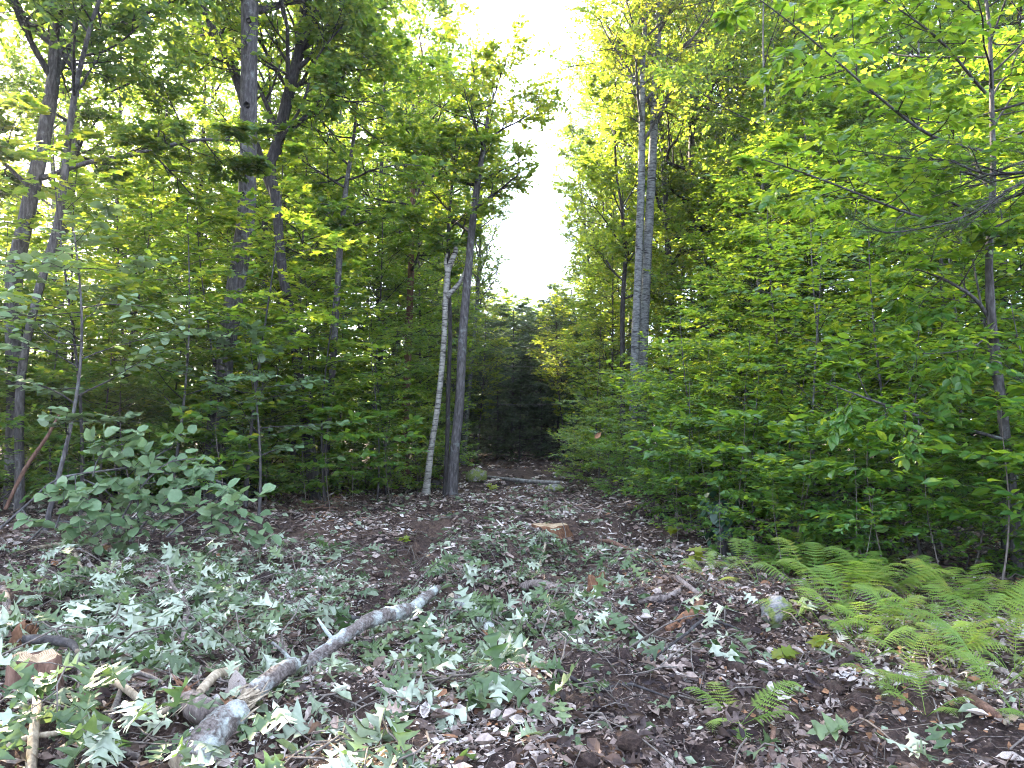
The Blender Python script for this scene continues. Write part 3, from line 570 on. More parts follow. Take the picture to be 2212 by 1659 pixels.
L = [(-6.6, 12.4, 1.1, 2), (-7.4, 12.0, 1.05, 2), (-4.6, 11.8, .95, 2), (-3.4, 13.2, .85, 2), (-2.6, 15.4, .8, 2), (-8.8, 12.4, 1.1, 0), (-5.4, 14.8, 1.0, 2), (-3.9, 10.9, 1.0, 2), (-4.9, 10.6, 1.0, 0), (-5.9, 10.2, 1.05, 2), (-3.1, 12.4, .9, 2), (-2.5, 13.8, .7, 0), (-8.2, 11.6, .9, 2), (-6.9, 11.2, .8, 0), (-5.7, 12.6, .85, 2), (-5.0, 13.4, .9, 1), (-4.3, 13, .75, 0), (-3.7, 15.2, .8, 2), (-3.0, 16.8, .85, 0), (-2.5, 18.6, .8, 1), (-7.6, 13.4, .9, 0), (-9.6, 13, .9, 2), (-6.4, 14.6, 1, 0), (-10.2, 15.8, .9, 0), (-2.2, 20.5, .8, 0), (-8.6, 9.8, .8, 0), (-4.8, 17, .9, 0), (-12, 15.5, 1, 0)]
plant_all(sap, L, 'leafy sapling along the left woods edge, {n} counted from the left edge', 'saplings of the left woods', g)
# right woods
L = [(4.5, 20.5, .92, 0), (3.9, 25.5, .92, 2), (5.8, 22, 1, 1), (7.8, 20, .95, 0), (5.4, 29, 1, 0), (5.2, 33, .9, 1), (9.8, 24, 1, 2), (12, 20, 1, 1), (6.6, 27, 1, 2), (9, 30, 1.05, 0), (13.5, 27, 1, 0), (15.5, 22, .95, 1), (11, 16.5, .9, 0), (17, 30, 1, 0), (7, 35, 1, 1), (4.8, 40, .8, 0), (3.35, 30.5, .8, 2)]
plant_all(can, L, 'tall tree crowning the right woods, {n} counted from the sky gap', 'tall trees of the right woods', g)
L = [(6.4, 24.2, 1.0, 0), (9.2, 26.5, 1.0, 0), (7.6, 18.6, .95, 1), (4.7, 22.4, .85, 0), (4.2, 26.6, .85, 0), (7.4, 29, 1.0, 0), (10.8, 29, 1.05, 0), (5.6, 19, .9, 0), (4.7, 14, .7, 1), (5.8, 13.2, .85, 1), (7.3, 13.8, .9, 1), (8.8, 13, .9, 1), (5.2, 17.5, .85, 1), (6.6, 16.8, .95, 0), (8.4, 17, 1, 1), (10.2, 15.2, .95, 1), (11.8, 18, 1, 0), (3.0, 22.5, .75, 0), (6.2, 20, .95, 1), (8.2, 22.5, 1, 0), (10.4, 20.5, 1, 1), (13.4, 17, 1, 1), (2.9, 28, .72, 1), (5.5, 25, .9, 0), (2.6, 36, .7, 0), (12.5, 23, 1, 1), (4.6, 33, .8, 0), (6.1, 10.6, .72, 1), (7.6, 10.9, .8, 1)]
plant_all(mid, L, 'layered understory tree of the right woods, {n} counted from the sky gap', 'understory trees of the right woods', g)
L = [(2.5, 10.4, .62, 1), (2.9, 11.6, .72, 0), (2.35, 12.4, .6, 1), (3.4, 10.2, .8, 1), (3.0, 9.2, .66, 1), (3.9, 9.4, .85, 0), (3.5, 8.4, .7, 1), (4.5, 8.6, .9, 0), (4.2, 7.6, .75, 1), (5.2, 7.9, .95, 0), (5.0, 7.0, .8, 1), (4.5, 10.4, 1, 0), (5.5, 9.3, 1, 0), (6.2, 8.4, 1, 0), (2.6, 13.6, .55, 0), (3.4, 12.8, .62, 0), (4.4, 12, 1, 2), (5.4, 11.4, 1, 0), (6.8, 9.6, 1.05, 0), (2.4, 15.2, .7, 1), (2.5, 17, .6, 0), (3.6, 14.4, .66, 0), (7.6, 8.9, 1, 0), (5.9, 6.9, .7, 1), (2.3, 19.3, .8, 0), (2.2, 21.4, .8, 1), (6.6, 7.4, .9, 0), (8.4, 10.2, 1.1, 2)]
plant_all(sap, L, 'beech-leaved sapling of the right thicket, {n} counted from the track outward', 'saplings of the right thicket', g)
L = [(-2.1, 16.6, .75, 0), (-1.75, 18.4, .75, 1), (-2.0, 20.6, .8, 0), (-2.9, 14.6, .8, 1), (-8.2, 10.8, 1.2, 0), (-7.2, 10.2, 1.1, 1), (-6.4, 11.6, 1.25, 0), (-5.6, 11.2, 1.1, 1), (-5.1, 12.4, 1.2, 0), (-4.4, 12, 1.0, 1), (-3.9, 13.8, 1.1, 0), (-3.3, 14.6, .9, 1)]
for i in range(40):
    y = 11.5 + 18 * g.random() ** 1.2; x = -(2.6 + max(0, 13 - y) * .7 + g.random() * (y * .72 - 2.0)); L.append((x, y, g.uniform(.8, 1.25), int(g.integers(0, 2))))
plant_all(shr, L, 'dense low shrub under the left woods, {n} counted from the left edge', 'shrubs under the left woods', g)
L = [(1.95, 13.2, .5, 1), (1.75, 15.2, .6, 0), (1.6, 17.4, .6, 1), (2.1, 20.6, .75, 0), (3.1, 8.0, .62, 1), (3.7, 7.7, .7, 1), (4.3, 7.1, .7, 1), (4.9, 6.6, .66, 1), (2.75, 9.4, .6, 0), (3.4, 9.2, .8, 1), (4.6, 7.9, .9, 1), (5.4, 7.2, .8, 1), (2.5, 10.9, .62, 1)]
for i in range(40):
    y = 8.5 + 18 * g.random() ** 1.2; x = 2.9 + g.random() * (y * .72 - 1.5); L.append((x, y, g.uniform(.8, 1.25), int(g.integers(0, 2))))
plant_all(shr, L, 'dense low shrub under the right woods, {n} counted from the track outward', 'shrubs under the right woods', g)
# dark hemlocks closing the track
L = [(-2.6, 27, .7, 0), (-3.8, 29, .8, 0), (-1.9, 33, .75, 1), (-.6, 38, .8, 1), (.7, 40, .85, 1), (2.0, 37, .8, 1), (3.2, 31, .5, 0), (1.6, 44, .9, 1), (-.9, 46, .95, 1), (4.2, 38, .55, 0), (-3.2, 40, 1, 0), (.3, 50, 1, 1), (2.9, 50, 1.05, 1), (-4.8, 44, 1.1, 0), (5.6, 43, .7, 0), (-1.9, 27, .36, 1), (2.6, 26.6, .38, 1), (-2.6, 24, .36, 1), (.5, 37, .6, 1), (-.9, 37.6, .6, 1), (1.7, 37, .6, 1), (-.2, 42, .7, 1), (1.1, 43, .75, 1), (-1.5, 29.6, .42, 1), (-.6, 30.4, .44, 1), (.3, 30, .42, 1), (1.2, 30.4, .44, 1), (2.1, 29.6, .44, 1), (-1.9, 28.5, .7, 2), (0, 31.5, .7, 2), (1.9, 30, .7, 2), (.9, 34.5, .75, 2), (-1.0, 34.5, .75, 2), (2.8, 33, .85, 2), (-2.8, 32.5, .85, 2), (2.7, 27.6, .6, 2), (-2.6, 27.6, .6, 2)]
plant_all(hem, L, 'dark dense hemlock closing the far end of the track, {n} counted from the left', 'hemlocks at the far end', g)
# trees off to the left and right of the frame, whose shade falls on the clearing
L = [(-9.6, 9.8, .95, 1), (-13, 12, .95, 0), (-19, 18, .9, 0), (11, 9, .95, 1), (13, 12, 1, 0)]
plant_all(can, L, 'tall edge tree just outside the picture, {n} counted from the left', 'trees beside the frame', g)
L = [(4.1, 6.3, .95), (3.5, 7.0, .9), (4.7, 6.0, .9), (3.0, 7.9, .95), (2.75, 8.8, 1.0), (2.55, 9.7, 1.0), (5.2, 6.6, 1.1), (2.4, 10.9, 1.0), (-4.0, 10.2, 1.0), (-2.9, 11.9, 1.0), (-2.2, 13.6, 1.0)]
plant_all([broad], [(a, b, c, 0) for a, b, c in L], 'low broad-leaved sapling fringing the clearing, {n} counted from the left', 'broad-leaved saplings round the clearing', g)
L = [(-2.7, 12.6, .8), (-3.2, 11.6, .7), (-2.3, 14.2, .9), (-1.9, 16, .9), (-1.5, 17.4, .8), (-1.3, 18.5, .8), (1.5, 18, .9), (1.7, 16, .9), (1.9, 14, .9), (2.1, 11.4, .8), (2.2, 9.9, .8), (2.6, 8.7, .9), (2.3, 8.2, .6), (2.7, 7.4, .7), (3.3, 7.2, .9), (3.0, 6.5, .6), (-4.1, 11, .8), (-5.2, 10, .8), (-6.2, 10.4, .8), (3.8, 6.6, .7), (4.6, 6.1, .6)]
plant_all([sap[3]], [(a, b, c, 0) for a, b, c in L], 'knee-high leafy seedling beside the track, {n} counted from the left', 'seedlings beside the track', g)

# the woods beyond, one mass
w = MB(); rng = np.random.default_rng(91); l = MB()
for i in range(60):
    a = math.radians(rng.uniform(-75, 60)); d = rng.uniform(58, 85); low = .55 if a < -.2 else 1.0
    h = rng.uniform(7, 12) * low * (.75 if abs(a) < .12 else 1)
    c = np.array([math.sin(a) * d, math.cos(a) * d, 0]); n = 700
    q = rng.normal(0, 1, (n, 3)); q = q / np.linalg.norm(q, axis=1)[:, None] * rng.random((n, 1)) ** .45
    p = c + np.array([0, 0, h * .52]) + q * np.array([3.6, 3.6, h * .5]); p = p + rng.normal(0, .3, p.shape)
    v, f, r = place(LEAF2, p, rng.normal(0, 1, (n, 3)), rng.normal(0, .5, (n, 3)) + [0, 0, 1], rng.uniform(.35, .75, n), rng); l.add(v, f, r)
    v, f = tubes(np.array([[c, c + [0, 0, h * .5], c + [0, 0, h * .8]]]), np.array([[.16, .12, .05]]), 5); w.add(v, f)
fw = l.build('far_woods', M['maple'], smooth=False); tag(fw, 'pale distant trees beyond the woods', None, None, 'stuff')
tag(w.build('far_trunks', M['barkd']), 'distant tree trunks under the far woods', None, None, 'stuff')
# ---------------------------------------------------------------- foreground: litter, cut oak, logs, ferns
def gnormal(x, y, e=.04):
    return nrm(np.stack([-(hgt(x + e, y) - hgt(x - e, y)) / (2 * e), -(hgt(x, y + e) - hgt(x, y - e)) / (2 * e), np.ones_like(x)], -1))
_mw = np.random.default_rng(15)
_mask = [(_mw.uniform(0, 6.28), 6.283 / lam, _mw.uniform(0, 6.28)) for lam in (3.4, 2.1, 1.5, 1.1, .8, .6, .45, .33)]
def patch(x, y):
    s = 0
    for a, k, ph in _mask: s = s + np.sin(k * (math.cos(a) * x + math.sin(a) * y) + ph)
    return 1 / (1 + np.exp(-1.3 * s))
def wedge(rng, n, y0, y1, half=.74, xlim=None):
    y = np.sqrt(rng.uniform(y0 ** 2, y1 ** 2, n)); x = rng.uniform(-1, 1, n) * (half * y + .3)
    if xlim is not None: k = (x > xlim[0]) & (x < xlim[1]); x, y = x[k], y[k]
    return x, y
def bare(x, y):
    """places scraped down to the soil"""
    return (1.1 * np.exp(-((x + 1.15 - (y - 8) * .03) / .3) ** 2) * np.exp(-((y - 9.2) / 3.0) ** 2) + .7 * np.exp(-((x - .75 + (y - 8) * .01) / .25) ** 2) * np.exp(-((y - 8.5) / 2.6) ** 2) + np.exp(-((x + .15) / .38) ** 2 - ((y - 6.45) / .3) ** 2)
            + np.exp(-((x + 4.4) / .6) ** 2 - ((y - 7) / .5) ** 2) + .8 * np.exp(-((x - 1.9) / .5) ** 2 - ((y - 3.9) / .3) ** 2) + .6 * np.exp(-((x - .6) / .5) ** 2 - ((y - 4.4) / .25) ** 2))
CURL = T_(LEAF6[0] + np.array([[0, 0, 0], [0, 0, .16], [0, 0, .2], [0, 0, .22], [0, 0, .12], [0, 0, .05], [0, 0, -.05]]), LEAF6[1])
CHIP = T_([[-.1, 0, 0], [.1, .05, .02], [.06, 1, 0], [-.08, .9, .03]], [[0, 1, 2], [0, 2, 3]])
SMALLOAK = []
for k in range(3):
    ov, of = oak_leaf(k + 1, 70 + k); SMALLOAK.append((ov, of))
def scatter(mb, rng, x, y, T, size, tilt=.45, lift=(0, .035), rnd=None):
    n = len(x); N_ = gnormal(x, y) + rng.normal(0, tilt, (n, 3)); a = rng.uniform(0, 6.28, n)
    d = np.stack([np.cos(a), np.sin(a), rng.normal(0, .25, n)], -1)
    p = np.stack([x, y, hgt(x, y) + .008 + rng.uniform(*lift, n)], -1)
    if rnd is None: rnd = np.clip(.72 * rng.random(n) + .34 * patch(y * .8 + 2, x * .9 - 3) - .03, 0, 1)
    v, f, r = place(T, p, d, N_, size * rng.uniform(.45, 1.35, n), rng, rnd); mb.add(v, f, r)
rng = np.random.default_rng(201); lit = MB()
def keep(x, y, lo=.1):
    k = rng.random(len(x)) < np.clip(lo + patch(x, y) * 1.1, 0, 1) * (1 - np.clip(bare(x, y) * 1.2, 0, .93)); return x[k], y[k]
x, y = keep(*wedge(rng, 15000, 2.6, 8)); scatter(lit, rng, x, y, CURL, .075, .75)
x, y = keep(*wedge(rng, 40000, 2.6, 8)); scatter(lit, rng, x, y, LEAF2, .042, .8, (0, .025))
x, y = keep(*wedge(rng, 30000, 2.6, 8)); scatter(lit, rng, x, y, CHIP, .055, .8, (0, .03))
x, y = keep(*wedge(rng, 900, 2.6, 7)); scatter(lit, rng, x, y, SMALLOAK[0], .12, .4, (.01, .05))
x, y = keep(*wedge(rng, 900, 2.6, 7)); scatter(lit, rng, x, y, SMALLOAK[1], .12, .4, (.01, .05))
x, y = keep(*wedge(rng, 40000, 8, 18)); scatter(lit, rng, x, y, LEAF2, .085, .6, (0, .05))
x, y = keep(*wedge(rng, 16000, 8, 15)); scatter(lit, rng, x, y, CHIP, .12, .6, (0, .06))
x, y = wedge(rng, 16000, 2.8, 9); k_ = rng.random(len(x)) < np.clip((x - .4) / 2.0, 0, .8); x, y = x[k_], y[k_]; scatter(lit, rng, x, y, LEAF2, .05, .8, (0, .03), np.where(rng.random(len(x)) < .45, rng.uniform(.95, 1.0, len(x)), rng.uniform(.3, .55, len(x))))
x, y = wedge(rng, 12000, 16, 36); scatter(lit, rng, x, y, LEAF2, .16, .35, (0, .04))
x, y = keep(*wedge(rng, 60000, 2.6, 7.5), .5); scatter(lit, rng, x, y, CHIP, .026, 1.0, (0, .02))
x, y = keep(*wedge(rng, 30000, 2.6, 6.5), .5); scatter(lit, rng, x, y, LEAF2, .022, 1.0, (0, .02))
x, y = keep(*wedge(rng, 45000, 7.5, 16), .5); scatter(lit, rng, x, y, CHIP, .06, .9, (0, .04))
lo = lit.build('leaf_litter', M['litter'], smooth=False); tag(lo, 'brown dry leaf litter covering the cleared track', None, None, 'stuff')
# shredded green leaves among the litter
gl = MB()
def green(x, y): return .035 + .5 * np.exp(-((x + 2.4) / 1.5) ** 2 - ((y - 5.4) / 1.9) ** 2) + .5 * np.exp(-((x + 1.6) / 1.6) ** 2 - ((y - 5.2) / 1.7) ** 2) + .45 * np.exp(-((x + .1) / .9) ** 2 - ((y - 4.9) / .9) ** 2) + .4 * np.exp(-((x - .2) / 1.3) ** 2 - ((y - 9) / 2.5) ** 2) + .35 * np.exp(-((x + 3.5) / 1.5) ** 2 - ((y - 9) / 1.4) ** 2) + .18 * np.exp(-((y - 13) / 3) ** 2)
def gk(x, y):
    k = rng.random(len(x)) < green(x, y) * (1 - np.clip(bare(x, y), 0, .85)) * (.35 + patch(x * 1.3 + 4, y * 1.3)); return x[k], y[k]
x, y = gk(*wedge(rng, 34000, 2.6, 9)); scatter(gl, rng, x, y, LEAF2, .05, .9, (0, .06))
x, y = gk(*wedge(rng, 9000, 2.6, 9)); scatter(gl, rng, x, y, CURL, .09, .6, (.0, .06))
x, y = gk(*wedge(rng, 2400, 2.6, 8)); scatter(gl, rng, x, y, OAKS[2], .13, .5, (.01, .12))
x, y = gk(*wedge(rng, 2400, 2.6, 9)); scatter(gl, rng, x, y, OAKS[1], .14, .45, (.01, .09))
x, y = gk(*wedge(rng, 26000, 8, 18)); scatter(gl, rng, x, y, LEAF2, .1, .7, (0, .08))
go = gl.build('shredded_leaves', M['litterg'], smooth=False); tag(go, 'shredded pale green leaves strewn over the litter', None, None, 'stuff')
# fine twigs
tw = MB()
def twigs(n, y0, y1, ln, rad, K=4, lift=.03):
    x, y = wedge(rng, n, y0, y1); n = len(x); a = rng.uniform(0, 6.28, n); L_ = ln * rng.uniform(.4, 1.4, n)
    p = np.zeros((n, K, 3)); cx, cy_ = x.copy(), y.copy()
    for k in range(K):
        p[:, k, 0], p[:, k, 1] = cx, cy_; p[:, k, 2] = hgt(cx, cy_) + .01 + rng.random(n) * lift
        a = a + rng.normal(0, .3, n); cx = cx + np.cos(a) * L_ / K; cy_ = cy_ + np.sin(a) * L_ / K
    v, f = tubes(p, np.linspace(1, .4, K)[None] * (rad * rng.uniform(.5, 1.5, (n, 1))), 4); tw.add(v, f)
twigs(4200, 2.6, 9, .2, .0022); twigs(620, 2.6, 10, .5, .0045, 6, .09); twigs(700, 8, 18, .5, .006, 5, .08)
tag(tw.build('twig_litter', M['twig']), 'fine broken twigs mixed into the leaf litter', None, None, 'stuff')
# dark clods of torn-up soil
cl = MB()
def lump(rng, r, c, sub=10, amp=.25, sq=(1, 1, .75)):
    th = np.linspace(0, math.pi, sub // 2 + 2); ph = np.arange(sub) * 2 * math.pi / sub
    v = np.array([[math.sin(t) * math.cos(p), math.sin(t) * math.sin(p), math.cos(t)] for t in th for p in ph])
    k = rng.normal(0, 1.6, (4, 3)); ph0 = rng.uniform(0, 6, 4)
    d = 1 + amp * sum(np.sin(v @ k[i] * (1 + i) + ph0[i]) for i in range(4)) / 2 + rng.normal(0, amp * .12, len(v)) * np.abs(np.sin(np.repeat(th, sub)))
    v = v * d[:, None] * r * np.array(sq) + c
    n = len(th); f = [[i * sub + j, (i + 1) * sub + j, (i + 1) * sub + (j + 1) % sub, i * sub + (j + 1) % sub] for i in range(n - 1) for j in range(sub)]
    return v, np.array(f)
for (px_, py_, n_, s_) in [(880, 1190, 16, .5), (920, 1240, 12, .4), (1085, 1290, 14, .3), (60, 1240, 22, .5), (1800, 1500, 16, .22), (1620, 1470, 8, .2), (600, 1440, 8, .15), (700, 1300, 14, .4), (1500, 1490, 14, .4), (1250, 1570, 12, .4)]:
    c = G(px_, py_)
    for _ in range(n_):
        q = c[:2] + rng.normal(0, s_ * .5, 2); r_ = rng.uniform(.015, .06)
        v, f = lump(rng, r_, np.array([q[0], q[1], float(hgt(*q)) + r_ * .2]), 7, .4); cl.add(v, f)
tag(cl.build('soil_clods', M['soil']), 'dark clods of torn-up soil on the track', None, None, 'stuff')

# cut oak sprays lying about
OAKM = []
for i, (ov, of) in enumerate(OAKS): OAKM.append(MB().add(ov, of, .5).mesh('leaf', M['oakcut']))
from mathutils import Matrix
def put_leaf(me, pos, d, n, size, parent, name='leaf'):
    d = nrm(d); n = nrm(n - np.dot(n, d) * d); s = np.cross(d, n)
    o = bpy.data.objects.new(name, me); C.objects.link(o); o.parent = parent
    o.matrix_local = Matrix(((s[0] * size, d[0] * size, n[0] * size, pos[0]), (s[1] * size, d[1] * size, n[1] * size, pos[1]), (s[2] * size, d[2] * size, n[2] * size, pos[2]), (0, 0, 0, 1)))
    return o
def oak_spray(px_, py_, n_leaf, pale, label, seed, rise=.14, size=.165, length=.55):
    g = np.random.default_rng(seed); b = G(px_, py_)
    root = empty('oak_spray', tuple(b), 0, label, 'leafy branch', 'cut oak sprays on the clearing floor')
    a0 = g.uniform(0, 6.28); main = [np.zeros(3)]; a = a0
    K = 6; start = -np.array([math.cos(a0), math.sin(a0), 0]) * length * .5
    pts = []
    for k in range(K):
        t = k / (K - 1); q = start + np.array([math.cos(a0), math.sin(a0), 0]) * length * t + np.array([g.normal(0, .02), g.normal(0, .02), 0])
        q[2] = float(hgt(b[0] + q[0], b[1] + q[1])) - b[2] + .02 + rise * math.sin(t * 2.4); pts.append(q)
    pts = np.array(pts); mb = MB(); v, f = tubes(pts[None], np.linspace(.007, .003, K)[None], 5); mb.add(v, f)
    A, Ra = spawn(pts[None], np.full((1, K), .005), max(3, n_leaf // 3), .3, 1.0, 45, 15, lambda t, pl: length * .35 + 0 * t, 4, g, .02, .6, .15); v, f = tubes(A, np.maximum(Ra, .0018), 4); mb.add(v, f)
    mb.build('stem', M['twig'], root)
    for i in range(n_leaf):
        br = A[i % len(A)]; t = 1.0 if i < len(A) else g.uniform(.5, .95); u = t * (len(br) - 1); k = min(int(u), len(br) - 2); p = br[k] + (br[k + 1] - br[k]) * (u - k)
        az = g.uniform(0, 6.28); out = np.array([math.cos(az), math.sin(az), 0]) * .8 + nrm(br[-1] - br[0]) * .8
        d = nrm(out + np.array([0, 0, g.normal(-.35, .4)])); up = np.array([g.normal(0, .45), g.normal(-.25, .45), 1.0])
        if g.random() < pale: up = -up
        s_ = size * g.uniform(.7, 1.2)
        tipz = float(hgt(b[0] + p[0] + d[0] * s_, b[1] + p[1] + d[1] * s_)) - b[2] + .012
        if p[2] + d[2] * s_ < tipz: d = nrm(np.array([d[0], d[1], (tipz - p[2]) / s_ if abs((tipz - p[2]) / s_) < 1 else 0]))
        put_leaf(OAKM[int(g.integers(0, len(OAKM)))], p, d, up, s_, root)
    return root
SPRAYS = [
 (285, 1300, 16, .9, 'largest pale oak spray heaped left of the long fallen limb'), (345, 1255, 8, .8, 'pale oak spray just behind the largest pale heap'), (330, 1425, 14, .9, 'pale drooping oak spray in front of the largest pale heap'),
 (255, 1400, 9, .35, 'mixed green oak spray between the cut stump and the pale drooping spray'), (195, 1335, 11, .15, 'dark green oak spray right of the rotten orange wood'), (110, 1300, 11, .85, 'pale feathery oak spray above the rotten orange wood'),
 (440, 1340, 11, .8, 'limp oak spray midway between pale heap and long fallen limb'), (520, 1290, 11, .7, 'green oak spray behind the thin brush tangle'), (570, 1330, 9, .25, 'deep green oak spray over the long thin stick'),
 (645, 1385, 9, .7, 'pale fanned oak spray close to the middle of the long fallen limb'), (600, 1280, 7, .5, 'small oak spray on the left of the wheel rut'), (470, 1215, 8, .7, 'small upright oak spray farthest back on the left'),
 (175, 1250, 7, .4, 'small oak spray by the dark torn soil at left'), (60, 1310, 7, .2, 'green oak tuft at the left edge above the rotten wood'), (270, 1560, 5, .15, 'dark glossy oak spray in the left foreground'),
 (170, 1560, 8, .3, 'oak spray right of the upright split stick'), (225, 1650, 6, .8, 'pale oak spray cut by the bottom edge, left corner'), (50, 1570, 7, .1, 'dark oak tuft at the left edge below the stump'),
 (775, 1560, 12, .85, 'bright pale oak spray right below the long fallen limb'), (735, 1600, 8, .8, 'pale oak spray hanging lowest under the fallen limb'), (835, 1590, 8, .5, 'oak spray with one white-backed leaf right of the bright pale one'),
 (1000, 1400, 10, .2, 'green oak spray at the right end of the long fallen limb'), (1065, 1370, 12, .15, 'lush green oak spray behind the split pale stick'), (1130, 1365, 12, .2, 'largest green oak spray in the centre foreground'), (1175, 1395, 9, .25, 'green oak spray right of the largest green one'),
 (945, 1450, 11, .15, 'dark green oak spray in front of the fallen limb'), (890, 1500, 11, .2, 'dark green oak spray below the fallen limb bend'), (985, 1490, 10, .2, 'dark green oak spray left of the split pale stick'), (1045, 1520, 9, .3, 'dark green oak spray in front of the split pale stick'), (850, 1470, 8, .2, 'shaded oak spray tucked under the fallen limb'),
 (935, 1285, 8, .3, 'rounded oak tuft behind the far end of the fallen limb'), (1000, 1290, 7, .4, 'small oak tuft beside the curved lichened limb'), (1205, 1330, 8, .4, 'oak spray in front of the scraped dark hollow'), (1290, 1370, 8, .6, 'loose oak spray in the middle of the brown litter'), (1350, 1395, 7, .5, 'small oak spray right of the loose one in brown litter'),
 (1250, 1330, 8, .15, 'green oak spray left of the little cut stub'), (1460, 1440, 8, .8, 'pale flattened oak spray on dark soil right of centre'), (1520, 1430, 7, .8, 'pale flattened oak leaves right beside the flattened spray'), (1165, 1175, 8, .4, 'oak spray on the mound before the wide fresh stump'), (1210, 1165, 8, .15, 'dark oak tuft right in front of the wide fresh stump'),
 (1100, 1200, 8, .5, 'oak spray on the left flank of the mound'), (1345, 1235, 8, .1, 'dark oak tuft right of the mound'), (1390, 1250, 7, .1, 'dark oak tuft beside the weathered diagonal log'), (1890, 1640, 10, .5, 'oak spray at the bottom edge right of centre'), (905, 1640, 9, .3, 'oak spray at the bottom edge left of centre'), (665, 1650, 6, .4, 'oak spray beside the broken limb butt at the bottom edge'),
 (1215, 1470, 6, .6, 'two-toned oak tuft above the dark stick'), (1720, 1390, 6, .3, 'oak leaves on the bank right of the mossy rock'), (560, 1230, 6, .5, 'small oak tuft on the left rim of the rut'), (420, 1270, 8, .7, 'pale oak spray behind the limp one')]
hg = np.random.default_rng(299); heap = sorted([(hg.uniform(40, 620), hg.uniform(1250, 1480)) for _ in range(22)])
for i, (a_, b_) in enumerate(heap): oak_spray(a_, b_, int(hg.integers(7, 13)), hg.uniform(.5, .95), 'wilted oak spray tangled in the left slash heap, %s counted from the left' % ordn(i), 700 + i, rise=hg.uniform(.1, .3), size=hg.uniform(.14, .2), length=hg.uniform(.4, .8))
for i, (px_, py_, n_, pale, lab) in enumerate(SPRAYS):
    oak_spray(px_, py_, max(4, n_ - 2) if px_ > 1190 else n_ + (8 if (px_ < 560 or 1000 < px_ < 1200) else 1 if py_ > 1440 else 3), pale, lab, 300 + i, rise=(.05 if 560 < px_ < 1010 and py_ > 1440 else .14 + .12 * (i % 3 == 0)), size=.19 if py_ > 1280 else .165)

# fallen limbs, logs, sticks
def lay(pix, widths, lift=0.0, n=18, sink=.25):
    w = np.interp(np.linspace(0, 1, len(pix)), np.linspace(0, 1, len(widths)), widths)
    pts = []
    for (px_, py_), wi in zip(pix, w):
        b = G(px_, py_); r_ = wi * b[1] / FPX / 2; pts.append([b[0], b[1], b[2] + r_ * (1 - sink), r_])
    pts = np.array(pts); lf = np.broadcast_to(np.asarray(lift, float), (len(pix),)); pts[:, 2] += lf
    q = resample(pts, n); q[:, 3] = np.maximum(q[:, 3], .002); return q[:, :3], q[:, 3]
def log_thing(name, label, p, r, bark, seed, cat='log', endm='pale_wood', sides=14, rough=.05, ends=True, splinter=0, spl_m='pale_wood', group=None, knots=0):
    g = np.random.default_rng(seed); loc = p.mean(0); loc[2] = float(hgt(loc[0], loc[1]))
    root = empty(name, tuple(loc), 0, label, cat, group); q = p - loc
    if knots:
        q = resample(np.column_stack([q, r]), 110); r = q[:, 3] * (1 + .06 * np.sin(np.linspace(0, 40, 110)) * g.random(110)); q = q[:, :3] + g.normal(0, .0025, (110, 3))
        for c_ in g.uniform(.05, .97, knots): r = r * (1 + g.uniform(.08, .22) * np.exp(-((np.linspace(0, 1, 110) - c_) / .012) ** 2))
    v, f = tubes(q[None], r[None], sides, rough, g); MB().add(v, f).build('bark', M[bark], root)
    for e in range(knots // 3):
        k_ = int(g.integers(8, len(q) - 8)); a_ = g.uniform(0, 6.28); d_ = nrm(np.array([math.cos(a_) * .6, -abs(math.sin(a_)), g.uniform(.1, .9)])); L_ = g.uniform(.05, .16)
        v2, f2 = tubes(np.array([[q[k_], q[k_] + d_ * (r[k_] + L_ * .5), q[k_] + d_ * (r[k_] + L_) + g.normal(0, .015, 3)]]), np.array([[.014, .011, .007]]), 7, .08, g); MB().add(v2, f2).build('branch_stub', M[bark], root)
    if ends:
        for e, ring in ((0, np.arange(sides)), (-1, np.arange(sides) + (len(q) - 1) * sides)):
            d = nrm(q[0] - q[1]) if e == 0 else nrm(q[-1] - q[-2])
            vv = np.vstack([v[ring], (q[e] + d * r[e] * .25)[None]]); n = sides
            tri = np.array([[j, (j + 1) % n, n] if e == -1 else [(j + 1) % n, j, n] for j in range(n)])
            MB().add(vv, tri).build('cut_end', M[endm], root, smooth=False)
    for e in range(splinter):
        d = nrm(q[0] - q[1]); st = q[0] + g.normal(0, r[0] * .5, 3); L_ = g.uniform(.05, .2)
        pl = np.array([[st - d * .03, st + d * L_ * .5 + g.normal(0, .008, 3), st + d * L_ + g.normal(0, .03, 3)]])
        v, f = tubes(pl, np.array([[.011, .007, .001]]) * g.uniform(.5, 1.2), 4); MB().add(v, f).build('splinter', M[spl_m], root, smooth=False)
    return root
p, r = lay([(535, 1545), (600, 1505), (680, 1475), (740, 1452), (800, 1420), (835, 1392), (885, 1372), (915, 1345), (945, 1300)], [38, 35, 30, 27, 26, 30, 25, 20, 13], [.05, .08, .11, .14, .16, .16, .15, .14, .08], 40)
log_thing('fallen_limb', 'long crooked lichen-covered limb lying diagonally across the foreground', p, r, 'lichen_log', 401, sides=24, splinter=9, rough=.09, knots=14)
p, r = lay([(395, 1700), (440, 1640), (490, 1590), (520, 1565)], [72, 68, 62, 50], .02, 14)
log_thing('broken_limb', 'thick broken limb butt with grey bark at the bottom edge', p[::-1], r[::-1], 'lichen_log', 402, sides=24, splinter=16, rough=.07)
p, r = lay([(405, 1535), (425, 1570), (450, 1575), (470, 1560)], [36, 56, 50, 24], 0.04, 10)
log_thing('wood_chunk', 'bulging torn knot of wood between the two limb pieces', p, r, 'grey_log', 403, splinter=10, spl_m='rot', cat='wood chunk')
p, r = lay([(430, 1535), (455, 1505), (490, 1490), (510, 1480)], [18, 20, 22, 16], .07, 8)
